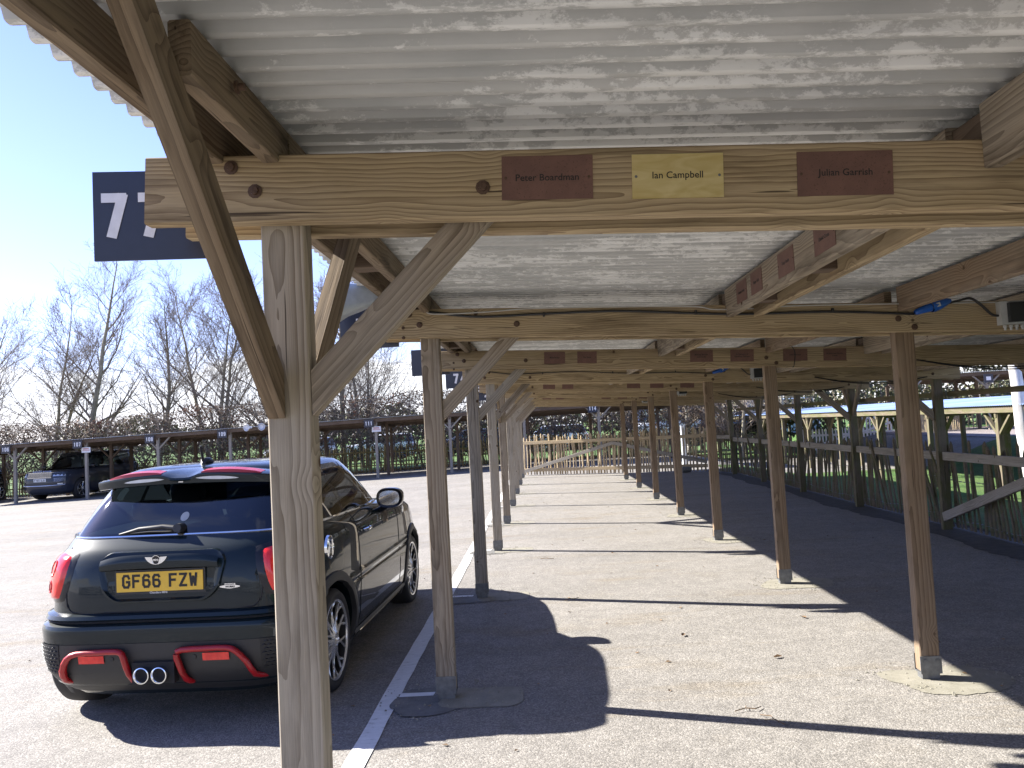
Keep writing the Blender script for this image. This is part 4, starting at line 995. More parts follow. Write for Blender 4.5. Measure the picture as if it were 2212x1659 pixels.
# exhaust tips
mb = MB(); mb.box((-.018, -.60, .335), (.25, .05, .12)); mb.build('exhaust_recess', M['dark'], MC)
for x in (-.070, .034):
    mb = MB(); mb.lathe([(-.45, .040), (-.655, .043), (-.662, .046), (-.664, .041), (-.655, .036), (-.50, .034), (-.50, .0001)], 28, 'y', (x, 0, .330)); e_ = mb.build('exhaust_tip', M['chrome'], MC, 50)
    mb = MB(); mb.lathe([(-.60, .034), (-.60, .0001)], 20, 'y', (x, 0, .330)); mb.build('exhaust_bore', M['dark'], MC)
# wheel arches, sills, wheels
for sg in (-1, 1):
    for yy in (0, WB):
        rows = []
        for i in range(33):
            a = R(-22+224*i/32); row = []
            for rr, d in ((.362, -.02), (.366, .013), (.395, .016), (.425, .010), (.430, -.01)):
                y = yy+rr*math.cos(a); z = .325+rr*math.sin(a); row.append((sg*(BM.side(y, max(.2, z))+d), y, z))
            rows.append(row)
        mb = MB(); mb.grid(rows); mb.build('wheel_arch_trim', M['plastic'], MC, 50, fix=False)
        wheel(MC, (sg*.752, yy, .322), sg, .322, .215, .248, 10)
    mb = MB(); mb.grid([[(sg*(BM.side(y, z)+d), y, z) for (z, d) in ((.165, -.02), (.18, .008), (.25, .016), (.275, .004))] for y in np.linspace(.40, WB-.40, 12)]); mb.build('side_sill', M['plastic'], MC, 50, fix=False)
    mb = MB(); mb.tube([(sg*(BM.side(y, .235)+.016), y, .235) for y in np.linspace(.55, 1.85, 10)], .004, 5); mb.build('sill_strip', M['chrome'], MC, True)
    # door gaps
    for pl in ([(.54, 1.065), (.56, .9), (.55, .7), (.50, .5), (.50, .36), (.56, .30), (1.7, .30), (1.78, .36), (1.80, .7), (1.80, .93), (1.70, 1.05)],):
        mb = MB(); mb.tube([(sg*(BM.side(y, z)+.0005), y, z) for y, z in spl([(a, b_, 0) for a, b_ in pl], 4) for (y, z) in [(y, z)]] if False else [(sg*(BM.side(p[0], p[1])+.0005), p[0], p[1]) for p in spl([(a, b_, 0) for a, b_ in pl], 4)], .0035, 5); mb.build('panel_gap', M['dark'], MC)
    mb = MB(); mb.tube([(sg*(BM.side(.66, .93)+.014), .66, .925), (sg*(BM.side(.7, .93)+.034), .69, .928), (sg*(BM.side(.8, .93)+.034), .79, .930), (sg*(BM.side(.84, .93)+.012), .83, .932)], [.010, .013, .013, .010], 8); mb.build('door_handle', M['chrome'], MC, True)
    # mirror
    mr = bpy.data.objects.new('door_mirror', None); COL.objects.link(mr); mr.parent = MC; mr.location = (sg*.955, 1.25, 1.105)
    rows = []
    for (yy, k) in ((-.055, .90), (-.06, 1.0), (-.03, 1.04), (.03, .98), (.08, .78), (.11, .45), (.12, .1)):
        rows.append([(.105*k*math.copysign(abs(math.cos(2*math.pi*i/28))**.75, math.cos(2*math.pi*i/28)), yy, .078*k*math.copysign(abs(math.sin(2*math.pi*i/28))**.8, math.sin(2*math.pi*i/28))) for i in range(28)])
    mb = MB(); mb.grid(rows, True, True, True); mb.build('mirror_shell', M['blackcar'], mr, 50)
    mb = MB(); mb.add([(.082*math.copysign(abs(math.cos(2*math.pi*i/28))**.7, math.cos(2*math.pi*i/28)), -.0615, .058*math.copysign(abs(math.sin(2*math.pi*i/28))**.75, math.sin(2*math.pi*i/28))) for i in range(28)], [tuple(range(28))]); mb.build('mirror_glass', M['chrome'], mr)
    mb = MB(); mb.tube([(-sg*.04, .02, -.06), (-sg*.10, .04, -.10), (-sg*.155, .05, -.12)], [.03, .025, .03], 8); mb.build('mirror_foot', M['blackcar'], mr, True)
# fuel cap, right flank
fx = BM.side(-.06, .92)
mb = MB(); mb.lathe([(fx-.004, .078), (fx+.012, .075), (fx+.016, .062), (fx+.006, .056)], 28, 'x', (0, -.03, .915)); mb.build('fuel_cap_ring', M['chrome'], MC, 50)
mb = MB(); mb.lathe([(fx+.004, .058), (fx+.010, .03), (fx+.011, .0001)], 24, 'x', (0, -.03, .915)); mb.box((fx+.016, -.03, .915), (.018, .022, .10)); mb.build('fuel_cap', M['chrome'], MC, 50)
mb = MB(); mb.lathe([(BM.side(2.05, .93)+.006, .035), (BM.side(2.05, .93)+.010, .0001)], 16, 'x', (0, 2.05, .93)); mb.build('side_repeater', M['lens'], MC)
# cabin: seats, wheel, headrests
for sx in (-.37, .37):
    mb = MB(); mb.box((sx, .62, .98), (.46, .14, .50)); 
    rows = []
    for (z, hw, hd) in ((.80, .235, .07), (1.0, .24, .065), (1.12, .225, .055), (1.18, .18, .045), (1.19, .12, .04)):
        rows.append([(sx+hw*math.copysign(abs(math.cos(2*math.pi*i/20))**.5, math.cos(2*math.pi*i/20)), .62-(z-.8)*.18+hd*math.copysign(abs(math.sin(2*math.pi*i/20))**.5, math.sin(2*math.pi*i/20)), z+.04) for i in range(20)])
    mb = MB(); mb.grid(rows, True, True, True); so_ = mb.build('front_seat', M['seat'], MC, 50)
    for (yy, zz, nme, hh) in ((.53, 1.275, 'headrest', .065), (-.06, 1.205, 'headrest', .062)):
        rows = []
        for (z, k) in ((-1, .75), (-.8, .95), (0, 1.05), (.7, .98), (1, .72), (1.06, .4)):
            rows.append([(sx*(1 if yy > 0 else .85)+.125*k*math.copysign(abs(math.cos(2*math.pi*i/20))**.6, math.cos(2*math.pi*i/20)), yy+.045*k*math.copysign(abs(math.sin(2*math.pi*i/20))**.7, math.sin(2*math.pi*i/20)), zz+hh*z) for i in range(20)])
        mb = MB(); mb.grid(rows, True, True, True); mb.build('headrest', M['seat'], MC, 50)
mb = MB(); mb.tube([(.37+.18*math.cos(2*math.pi*i/24), 1.15+.05*math.sin(2*math.pi*i/24), 1.09+.17*math.sin(2*math.pi*i/24)) for i in range(25)], .014, 6, cap=False); mb.box((.37, 1.15, 1.09), (.34, .03, .03)); mb.build('steering_wheel', M['seat'], MC, True)
mb = MB(); mb.box((0, 1.42, 1.10), (1.3, .35, .06)); mb.build('dashboard', M['seat'], MC)
mb = MB(); mb.box((0, 1.10, 1.36), (.20, .03, .06)); mb.build('interior_mirror', M['plastic'], MC)

# ------------------------------------------------------------------ simple full cars for the background
def simple_car(name, label, cat, loc, rz, paintm, L=4.4, Wd=1.8, H=1.5, wb=2.65, belt=.92, wr=.33, hoodz=.92, van=False, group=None, plate=None, front_detail=False, suv=False, parts=True):
    c = thing(name, label, cat, loc, rz, group)
    ro = (L-wb)*.48; yr = -ro; yf = L-ro; hw = Wd/2; nose = .8 if not van else .45
    gc = .24 if suv else .18
    lv = [(gc, yr+.14, yf-.20, hw*.9, 5), (gc+.10, yr+.03, yf-.06, hw*.98, 5.2), (.50, yr, yf, hw, 5.5), (hoodz-.22, yr+.01, yf-.01, hw, 5.5), (hoodz-.06, yr+.03, yf-.06, hw*.985, 5.2), (hoodz, yr+.05, yf-.22, hw*.97, 5), (hoodz+.06, yr+.07, yf-nose*1.0, hw*.955, 5), (belt+.16 if suv else belt+.08, yr+.10, yf-nose*1.4, hw*.93, 5)]
    lv = sorted(lv); B = Body(lv); n = 96; z0 = lv[-1][0]
    mb = MB(); zz = sorted(set([l[0] for l in lv]+[.38, .62])); mb.grid([B.contour(z, n) for z in zz], True, True, True)
    bo = mb.build('body', paintm, c, 35)
    boolcut(bo, [((sx*(hw-.08), yy, wr), wr+.055) for sx in (-1, 1) for yy in (0, wb)])
    rf = .30 if not van else .10
    gb = Body([(z0, yr+.12, yf-nose*1.42, hw*.90, 5), (H-.06, yr+(.30 if not suv else .36), yf-nose*1.42-(.62 if not van else .4), hw*.76, 5)])
    def rl(x, y, t_):
        if not .08 < t_ < .90: return None
        if abs(x) > hw*.80:
            if yr+.55 < y < wb*.40: return None if van else 'side_window'
            if wb*.44 < y < yf-nose*1.42-.22: return 'side_window'
            return None
        return 'windscreen' if y > wb*.5 else (None if van else 'rear_window')
    def rl2(x, y, t_):
        k = rl(x, y, t_)
        if k == 'side_window': return 'side_window'+('_a' if x > 0 else '_b')+('_c' if y > wb*.42 else '')
        return k
    greenhouse(c, gb, z0, H-.06, 96, rl2, paintm, [(H-.03, yr+.34, yf-nose*1.42-.68, hw*.72, 4.6), (H-.01, yr+.5, yf-nose*1.42-.9, hw*.6, 4), (H, yr+.8, yf-nose*1.42-1.2, hw*.3, 3)], rows=6)
    for ch_ in kids(c):
        if ch_.name.startswith('side_window_'): ch_.name = 'side_window'
    mb = MB(); mb.add([(x*.97, y, z0+.002) for x, y, z in gb.contour(z0, 40)], [tuple(range(40))]); mb.build('cabin_floor', M['dark'], c)
    if not van:
        for sx in (-.38, .38):
            mb = MB(); mb.box((sx, wb*.52, z0+.14), (.42, .14, .34)); mb.box((sx, wb*.52-.03, z0+.37), (.24, .09, .14)); mb.build('seat', M['box'] if suv else M['seat'], c)
    for sg in (-1, 1):
        for yy in (0, wb): wheel(c, (sg*(hw-.115), yy, wr), sg, wr, .23, wr*.70, 7, cross=False, mats=('tyre', 'alloy', 'alloy_dark'))
        mb = MB(); mb.grid([[(sg*x, B.front(x, z, .006), z) for x in np.linspace(hw*.56, hw*.93, 7)] for z in (hoodz-.19, hoodz-.05)]); mb.build('headlamp', M['lens'], c, 50, fix=False)
        mb = MB(); mb.grid([[(sg*x, B.rear(x, z, .006), z) for x in np.linspace(hw*.66, hw*.95, 6)] for z in (hoodz-.24, hoodz-.03)]); mb.build('tail_lamp', M['lamp'], c, 50, fix=False)
        mb = MB(); mb.lathe([(-.05, .001), (-.05, .07), (.03, .085), (.06, .05), (.065, .001)], 12, 'y', (sg*(hw+.09), yf-nose*1.42-.38, z0+.06)); mb.build('door_mirror', M['blackcar'], c, True)
    mb = MB(); mb.grid([[(x, B.front(x, z, .004), z) for x in np.linspace(-hw*.45, hw*.45, 9)] for z in (hoodz-.22, hoodz-.05)]); mb.build('grille', M['plastic'], c, fix=False)
    if plate is None:
        mb = MB(); mb.box((0, B.front(0, .48, .006), .48), (.50, .012, .11)); mb.build('number_plate', M['whiteplate'], c)
        mb = MB(); mb.box((0, B.rear(0, .62, .006), .62), (.50, .012, .11)); mb.build('number_plate', M['yellow'], c)
    return c, B
# the big dark off-roader under the far shelter
sx_, sy_ = -17.75, 33.0
suv, SB = simple_car('off_road_car', 'large dark grey off road car with silver grille, nose out under the far shelter', 'car', (-18.6, 32.6, g(-18, 32)), R(180-8), M['greycar'], L=4.95, Wd=2.0, H=1.80, wb=2.92, belt=1.02, wr=.385, hoodz=1.12, suv=True, plate=False)
hw = 1.0
mb = MB()
mb.grid([[(x, SB.front(x, z, .010), z) for x in np.linspace(-.52, .52, 15)] for z in (.885, 1.065)]); mb.build('grille_back', M['plastic'], suv, fix=False)
mb = MB()
for z in (.905, .945, .985, 1.025, 1.06):
    mb.tube([(x, SB.front(x, z, .022), z+(.008 if i % 2 else -.008)) for i, x in enumerate(np.linspace(-.51, .51, 27))], .009, 5)
mb.tube([(x, SB.front(x, 1.075, .016), 1.075) for x in np.linspace(-.54, .54, 9)], .010, 5); mb.tube([(x, SB.front(x, .878, .016), .878) for x in np.linspace(-.52, .52, 9)], .010, 5)
mb.build('grille_mesh', M['chrome'], suv, True)
mb = MB(); mb.box((-0.02, SB.front(0, .78, .010), .79), (.52, .014, .115)); mb.build('number_plate', M['whiteplate'], suv)
xx = -.2255
for ch_ in 'FY65 GJG':
    if ch_ == ' ': xx += .032; continue
    s_ = strokes(ch_, .079, .050, .0, .014, .0012); s_.v = [(-(x+xx+.025)-.02, SB.front(0, .78, .018)-y, z+.79) for x, y, z in s_.v]; s_.build('plate_character', M['ink'], suv, fix=False); xx += .0610
mb = MB(); mb.grid([[(x, SB.front(x, z, .008), z) for x in np.linspace(-.86, .86, 21)] for z in (.60, .69)]); mb.build('lower_intake', M['plastic'], suv, fix=False)
mb = MB(); mb.tube([(x, SB.front(x, .575, .016), .575+.02*(abs(x)/.85)**3) for x in np.linspace(-.88, .88, 17)], .020, 6); mb.build('bumper_blade', M['alloy'], suv, True)
me = text_mesh('RANGE ROVER', .06, M['alloy'], 'bonnet_lettering', .001, width=.80, space=1.3); o = link('bonnet_lettering', me, suv); o.matrix_basis = Matrix.Translation((0, SB.front(0, 1.10, .012), 1.108)) @ Matrix.Rotation(R(180), 4, 'Z') @ Matrix.Rotation(R(60), 4, 'X')
for sg in (-1, 1):
    mb = MB()
    for z in (.74, .775, .81, .845): mb.tube([(sg*x, SB.front(x, z, .012), z) for x in np.linspace(.60, .88, 7)], .009, 5)
    mb.build('side_vent_slats', M['alloy'], suv, True)
    mb = MB(); mb.grid([[(sg*x, SB.front(x, z, .014), z) for x in np.linspace(.72, .84, 4)] for z in (.62, .66)]); mb.build('fog_lamp', M['lens'], suv, fix=False)
simple_car('dark_car', 'black car at the left edge of the photo under the far shelter', 'car', (-23.9, 31.9, g(-24, 32)), R(180), M['blackcar'], L=4.5, H=1.5, hoodz=.85)

# ------------------------------------------------------------------ far shelters
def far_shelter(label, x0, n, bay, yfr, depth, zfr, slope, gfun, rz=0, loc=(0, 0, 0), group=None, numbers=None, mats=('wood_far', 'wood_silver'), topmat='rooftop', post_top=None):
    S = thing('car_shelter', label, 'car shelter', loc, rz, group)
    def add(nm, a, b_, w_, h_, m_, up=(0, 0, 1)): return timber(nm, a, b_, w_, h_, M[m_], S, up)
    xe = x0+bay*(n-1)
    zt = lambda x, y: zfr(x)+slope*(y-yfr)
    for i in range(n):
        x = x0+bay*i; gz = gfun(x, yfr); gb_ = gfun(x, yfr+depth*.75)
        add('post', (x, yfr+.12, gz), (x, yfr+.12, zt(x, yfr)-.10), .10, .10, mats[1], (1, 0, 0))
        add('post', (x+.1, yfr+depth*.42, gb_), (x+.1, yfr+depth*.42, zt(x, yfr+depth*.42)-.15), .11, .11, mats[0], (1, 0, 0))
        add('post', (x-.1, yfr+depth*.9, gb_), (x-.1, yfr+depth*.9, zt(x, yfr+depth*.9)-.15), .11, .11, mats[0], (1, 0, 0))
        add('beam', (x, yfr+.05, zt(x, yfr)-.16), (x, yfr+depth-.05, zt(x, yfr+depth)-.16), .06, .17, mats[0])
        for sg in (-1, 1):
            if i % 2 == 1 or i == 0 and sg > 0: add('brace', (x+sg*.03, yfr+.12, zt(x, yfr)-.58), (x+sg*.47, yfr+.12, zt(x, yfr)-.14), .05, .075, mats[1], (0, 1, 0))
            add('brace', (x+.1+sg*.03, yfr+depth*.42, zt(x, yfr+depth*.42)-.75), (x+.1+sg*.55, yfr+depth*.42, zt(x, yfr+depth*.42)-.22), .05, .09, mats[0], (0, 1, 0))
    for i in range(n-1):
        xa, xb = x0+bay*i, x0+bay*(i+1)
        add('fascia', (xa-(.5 if i == 0 else 0), yfr+.045, zfr(xa)-.085), (xb+(.5 if i == n-2 else 0), yfr+.045, zfr(xb)-.085), .045, .13, mats[0])
        for q in (.33, .66, .97):
            add('purlin', (xa, yfr+depth*q, zt(xa, yfr+depth*q)-.10), (xb, yfr+depth*q, zt(xb, yfr+depth*q)-.10), .06, .17, mats[0])
        # corrugated roof sheets with ridges running front to back
        for j in range(3):
            xs0 = xa+(xb-xa)*j/3+(-.5 if (i == 0 and j == 0) else 0); xs1 = xa+(xb-xa)*(j+1)/3+(.5 if (i == n-2 and j == 2) else 0)
            nn = int((xs1-xs0)/.019); mb = MB()
            lo = [[(xs0+(xs1-xs0)*k/nn, yy, zfr(xs0+(xs1-xs0)*k/nn)+slope*(yy-yfr)+.009*math.sin((xs0+(xs1-xs0)*k/nn)*2*math.pi/.076)+dz) for k in range(nn+1)] for yy, dz in ((yfr+depth, 0), (yfr-.04, 0), (yfr-.04, .003), (yfr+depth, .003))]
            mb.grid(lo); mb.build('roof_sheet', M[topmat], S, fix=False)
    return S
fzt = lambda x: 1.955+(x+17.4)*(.20/11.2)
zA = lambda x: fzt(x) if x < -5 else fzt(-5)+(x+5)*.012
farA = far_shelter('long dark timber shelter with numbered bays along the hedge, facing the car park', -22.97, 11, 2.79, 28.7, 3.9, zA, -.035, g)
lab = {0: ('105', 'off'), 1: ('106', 'left of the off road car'), 2: ('107', 'above the off road car'), 3: ('108', 'between 107 and 109'), 4: ('109', 'left of the foreground post'), 6: ('111', 'above the middle notice'), 9: ('114', 'seen between the far posts of the row')}
for i, (tx, wh) in lab.items():
    if i == 0: continue
    x = -22.97+2.79*i-.22
    s_ = thing('bay_sign', 'black board numbered %s on far shelter, %s' % (tx, wh), 'sign', (x, 28.60, zA(x)-.19), R(0), 'black bay boards on the far shelter')
    mb = MB(); mb.box((0, .01, 0), (.36, .02, .30)); mb.build('board', M['signblack'], s_)
    strokes(tx, .15, .075, .022, .026, .003).build('numerals', M['white'], s_, fix=False)
for i, wh in ((2, 'beside board 107, above the off road car'), (6, 'in the fork of a pale post behind the hatchback')):
    x = -22.97+2.79*i; s_ = thing('notice', 'small white notice %s' % wh, 'sign', (x+.03, 28.745, zA(x)-.42), 0, 'white notices on the far shelter')
    mb = MB(); mb.box((0, 0, 0), (.34, .012, .20)); mb.build('board', M['white'], s_)
    mb = MB(); mb.box((0, -.0075, .045), (.22, .002, .03)); mb.box((0, -.0075, 0), (.28, .002, .012)); mb.box((0, -.0075, -.03), (.28, .002, .012)); mb.build('print', M['redtrim'], s_)
for q in range(2):
    s_ = thing('horn_loudspeaker', 'small white horn speaker on the far shelter fascia, %s of the pair' % ('left' if q == 0 else 'right'), 'loudspeaker', (-10.95+q*.42, 28.5, 2.05), R(-20+q*60), 'white horn speakers on the far shelter')
    mb = MB(); mb.lathe([(-.16, .13), (-.15, .14), (-.05, .07), (.05, .04), (.12, .04), (.12, .001)], 16, 'y'); mb.lathe([(-.12, .09), (-.05, .001)], 16, 'y'); mb.build('horn', M['white'], s_, 50)
    mb = MB(); mb.box((0, .1, -.04), (.03, .2, .03)); mb.build('bracket', M['metal'], s_)

# low shelter beyond the back fence, sky reflection tinted into its galvanised roof (row runs along Y)
BZ = lambda x: 1.49
def gB(x, y): return -.40
farB = far_shelter('low timber shelter with corrugated roof coloured for reflected blue sky beyond the back fence', 0, 14, 2.75, 0, 4.3, lambda x: 1.885, .045, lambda x, y: 0.0, rz=R(90), loc=(0, 0, 0), mats=('wood_mossy', 'wood_mossy'), topmat='rooftop_blue')
farB.location = (9.0, 40.5, -.40); farB.rotation_euler = (0, 0, R(-90))
# sheltered row far right, against the hedge
farC = far_shelter('distant timber shelter against the tall hedge at the far right', 0, 6, 2.7, 0, 3.5, lambda x: 2.25, -.03, lambda x, y: 0.0, mats=('wood_far', 'wood_silver'))
farC.location = (14.5, 30.6, .45); farC.rotation_euler = (0, 0, R(-10))
s_ = thing('bay_sign', 'small black bay board on a pale post of the distant right hand shelter', 'sign', (17.1, 29.95, 2.42), R(-10)); mb = MB(); mb.box((0, 0, 0), (.32, .02, .32)); mb.build('board', M['signblack'], s_); mb = MB(); mb.box((0, -.012, 0), (.16, .003, .14)); mb.build('print', M['white'], s_)

# ------------------------------------------------------------------ picket fences
pk = {}
def picket_mesh(seed, mat, h=1.2):
    key = (seed, mat, h)
    if key in pk: return pk[key]
    r = random.Random(seed); w0 = r.uniform(.019, .031); mb = MB(); rows = []
    for q in range(6):
        t_ = q/5; ox = r.uniform(-.010, .010)*(0 < q); oy = r.uniform(-.006, .006); ww = w0*r.uniform(.85, 1.15)
        rows.append([(ox+ww*math.cos(a), oy+ww*.62*math.sin(a), h*.96*t_) for a in (0.3, 1.3, 2.4, 3.5, 4.6, 5.6)])
    rows.append([(rows[-1][k][0]*.25+ox*.75, rows[-1][k][1]*.25, h) for k in range(6)])
    mb.grid(rows, True, False, True); me = mb.mesh('picket'); me.materials.append(M[mat]); pk[key] = me
    return me
def fence(label, p0, p1, gap, mat, h=1.2, rails=(), group=None, leanf=None, wires=(), gfun=g, skip=None, railm=None, base=.02):
    F = thing('picket_fence', label, 'fence', (p0[0], p0[1], 0), 0, group)
    dx, dy = p1[0]-p0[0], p1[1]-p0[1]; L = math.hypot(dx, dy); ux, uy = dx/L, dy/L; ang = math.atan2(dy, dx); s_ = 0.0; r = random.Random(int(p0[0]*10)+int(p0[1]*7)); k = 0
    while s_ < L:
        if not (skip and skip(s_)):
            me = picket_mesh(r.randrange(7), mat, h)
            o = link('picket', me, F); la, lf = leanf(s_) if leanf else (r.gauss(0, .028), r.gauss(0, .012))
            hs_ = r.uniform(.94, 1.06)
            o.matrix_basis = Matrix.Translation((ux*s_, uy*s_, gfun(p0[0]+ux*s_, p0[1]+uy*s_)+base)) @ Matrix.Rotation(ang, 4, 'Z') @ Matrix.Rotation(la, 4, 'Y') @ Matrix.Rotation(lf, 4, 'X') @ Matrix.Diagonal((1, 1, hs_, 1))
            k += 1
        s_ += gap*r.uniform(.72, 1.3)
    for (a, b_, za, zb, off, hh, m_) in rails:
        q0 = (ux*a-uy*off, uy*a+ux*off, gfun(p0[0]+ux*a, p0[1]+uy*a)+za); q1 = (ux*b_-uy*off, uy*b_+ux*off, gfun(p0[0]+ux*b_, p0[1]+uy*b_)+zb)
        timber('rail', q0, q1, .045, hh, M[m_], F)
    for z in wires:
        mb = MB(); n = int(L/.05); mb.tube([(ux*L*i/n+uy*.028*(1 if i % 2 else -1), uy*L*i/n-ux*.028*(1 if i % 2 else -1), gfun(p0[0]+ux*L*i/n, p0[1]+uy*L*i/n)+z+.012*math.sin(i*.31)+.02*math.sin(i*.07)) for i in range(n+1)], .0032, 4); mb.build('wire', M['metal'], F)
    return F, L
# gate across the end of the row: two leaves
ga, gm, gb2 = (-.60, 24.42), (2.12, 23.22), (4.66, 22.15)
for (a, b_, lab_, up_) in ((ga, gm, 'left leaf of the pale chestnut gate closing the row, diagonal rising to the right', True), (gm, gb2, 'right leaf of the pale chestnut gate closing the row, diagonal falling to the right', False)):
    L = math.dist(a, b_)
    F, _ = fence(lab_, a, b_, .098, 'chestnut', 1.22, rails=[(0, L, 1.02, 1.02, -.045, .10, 'chestnut'), (0, L, .17, .17, -.045, .10, 'chestnut'), (0, L, .12 if up_ else .92, .92 if up_ else .28, -.09, .10, 'wood_silver')], wires=(.35, .75), group='leaves of the end gate')
    F.name = 'picket_gate'; F['category'] = 'gate'
fence('short stretch of splayed dark pickets between the gate and the back fence', (4.75, 22.1), (5.15, 20.75), .085, 'chestnut_old', 1.15, rails=[(0, 1.35, .98, .98, -.04, .10, 'wood_silver')], leanf=lambda s_: (.25*(s_/1.35-.5), 0))
# back fence, leaning pickets in shade
def leanB(s_):
    y = 1.0+s_; r = math.sin(y*1.9)*.05+rnd.gauss(0, .035)
    if 11.0 < y < 20.5: r += -.30*math.sin((y-11)/9.5*math.pi)**.7*(1 if math.sin(y*.9) > -.7 else .2)
    return (r+rnd.choice((0, 0, 0, .10, -.12)), rnd.gauss(-.05, .05))
Lb = 20.0
rl = []
for k in range(1, 8):
    rl.append((Y(k)-1.0+.03, Y(k+1)-1.0-.03, .93, .93, -.13, .105, 'wood_silver'))
    rl.append((Y(k)-1.0+.03, Y(k+1)-1.0-.03, 1.70, 1.70, -.13, .07, 'wood_mossy'))
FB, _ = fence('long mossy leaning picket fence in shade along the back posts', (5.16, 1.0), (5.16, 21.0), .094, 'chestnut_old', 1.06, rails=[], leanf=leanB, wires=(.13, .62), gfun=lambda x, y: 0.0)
for k in range(1, 8):
    timber('rail', (-.115, Y(k)-.98+0, .925), (-.115, Y(k+1)-1.04, .925), .04, .105, M['wood_silver'], FB)
    timber('rail', (.02, Y(k)-.98, 1.705), (.02, Y(k+1)-1.04, 1.70), .04, .065, M['wood_mossy'], FB)
timber('rail', (-.19, Y(4)-1.10, .17), (-.19, Y(3)-1.0+.1, .98), .04, .11, M['wood_silver'], FB)
timber('rail', (-.12, Y(8)-1.0+.1, .60), (-.12, Y(8)-1.0+.5, 1.65), .04, .09, M['wood_brown'], FB)
# fence behind the far shelter and others
fence('long sunlit chestnut picket fence behind the far shelter, left half', (-25, 32.9), (-8.0, 32.9), .13, 'chestnut_mid', 1.12, rails=[(0, 17, .92, .92, -.04, .07, 'chestnut_mid'), (0, 17, .35, .35, -.04, .05, 'chestnut_mid')], group='long picket fence by the hedge')
fence('long sunlit chestnut picket fence behind the far shelter, right half', (-8.0, 32.9), (7.5, 32.9), .13, 'chestnut_mid', 1.12, rails=[(0, 15.5, .92, .92, -.04, .07, 'chestnut_mid'), (0, 15.5, .35, .35, -.04, .05, 'chestnut_mid')], group='long picket fence by the hedge')
fence('bright yellowish picket fence under the distant right hand shelter', (17.6, 33.2), (29, 31.4), .16, 'chestnut', 1.05, rails=[(0, 11.3, .8, .8, -.04, .06, 'chestnut')])
fence('tight pinkish chestnut paling screen left of the yellowish fence', (14.6, 31.0), (17.4, 32.4), .055, 'chestnut', 1.1, rails=[(0, 3.0, .5, .5, .04, .04, 'chestnut')])
# white picket gates
def white_gate(label, p0, p1, h=1.05):
    G = thing('white_gate', label, 'gate', (p0[0], p0[1], g(*p0)), math.atan2(p1[1]-p0[1], p1[0]-p0[0]), 'white picket gates'); L = math.dist(p0, p1)
    n = int(L/.13)
    me = None
    for i in range(n+1):
        if me is None:
            mb = MB(); mb.box((0, 0, h*.5), (.065, .02, h)); mb.prism([(-.0325, -.01, h), (.0325, -.01, h), (0, -.01, h+.05)], (0, .02, 0)); me = mb.mesh('pale'); me.materials.append(M['whitewood'])
        link('pale', me, G, (L*i/n, 0, .05))
    timber('rail', (0, .03, .25), (L, .03, .25), .03, .09, M['whitewood'], G); timber('rail', (0, .03, .85), (L, .03, .85), .03, .09, M['whitewood'], G)
    timber('brace', (0, -.025, .25), (L, -.025, .85), .025, .09, M['whitewood'], G)
    for x in (-.12, L+.12): timber('gate_post', (x, 0, 0), (x, 0, h+.28), .16, .16, M['whitewood'], G, (1, 0, 0))
    return G
white_gate('white picket gate across the path, left leaf', (11.4, 34.2), (13.4, 33.9)); white_gate('white picket gate across the path, right leaf', (13.7, 33.8), (15.6, 33.4))
wp = timber('white_post', (4.45, 24.6, 0), (4.45, 24.6, 1.30), .12, .12, M['whitewood'], None, (1, 0, 0)); tag(wp, 'white painted square post behind the right gate leaf', 'post')

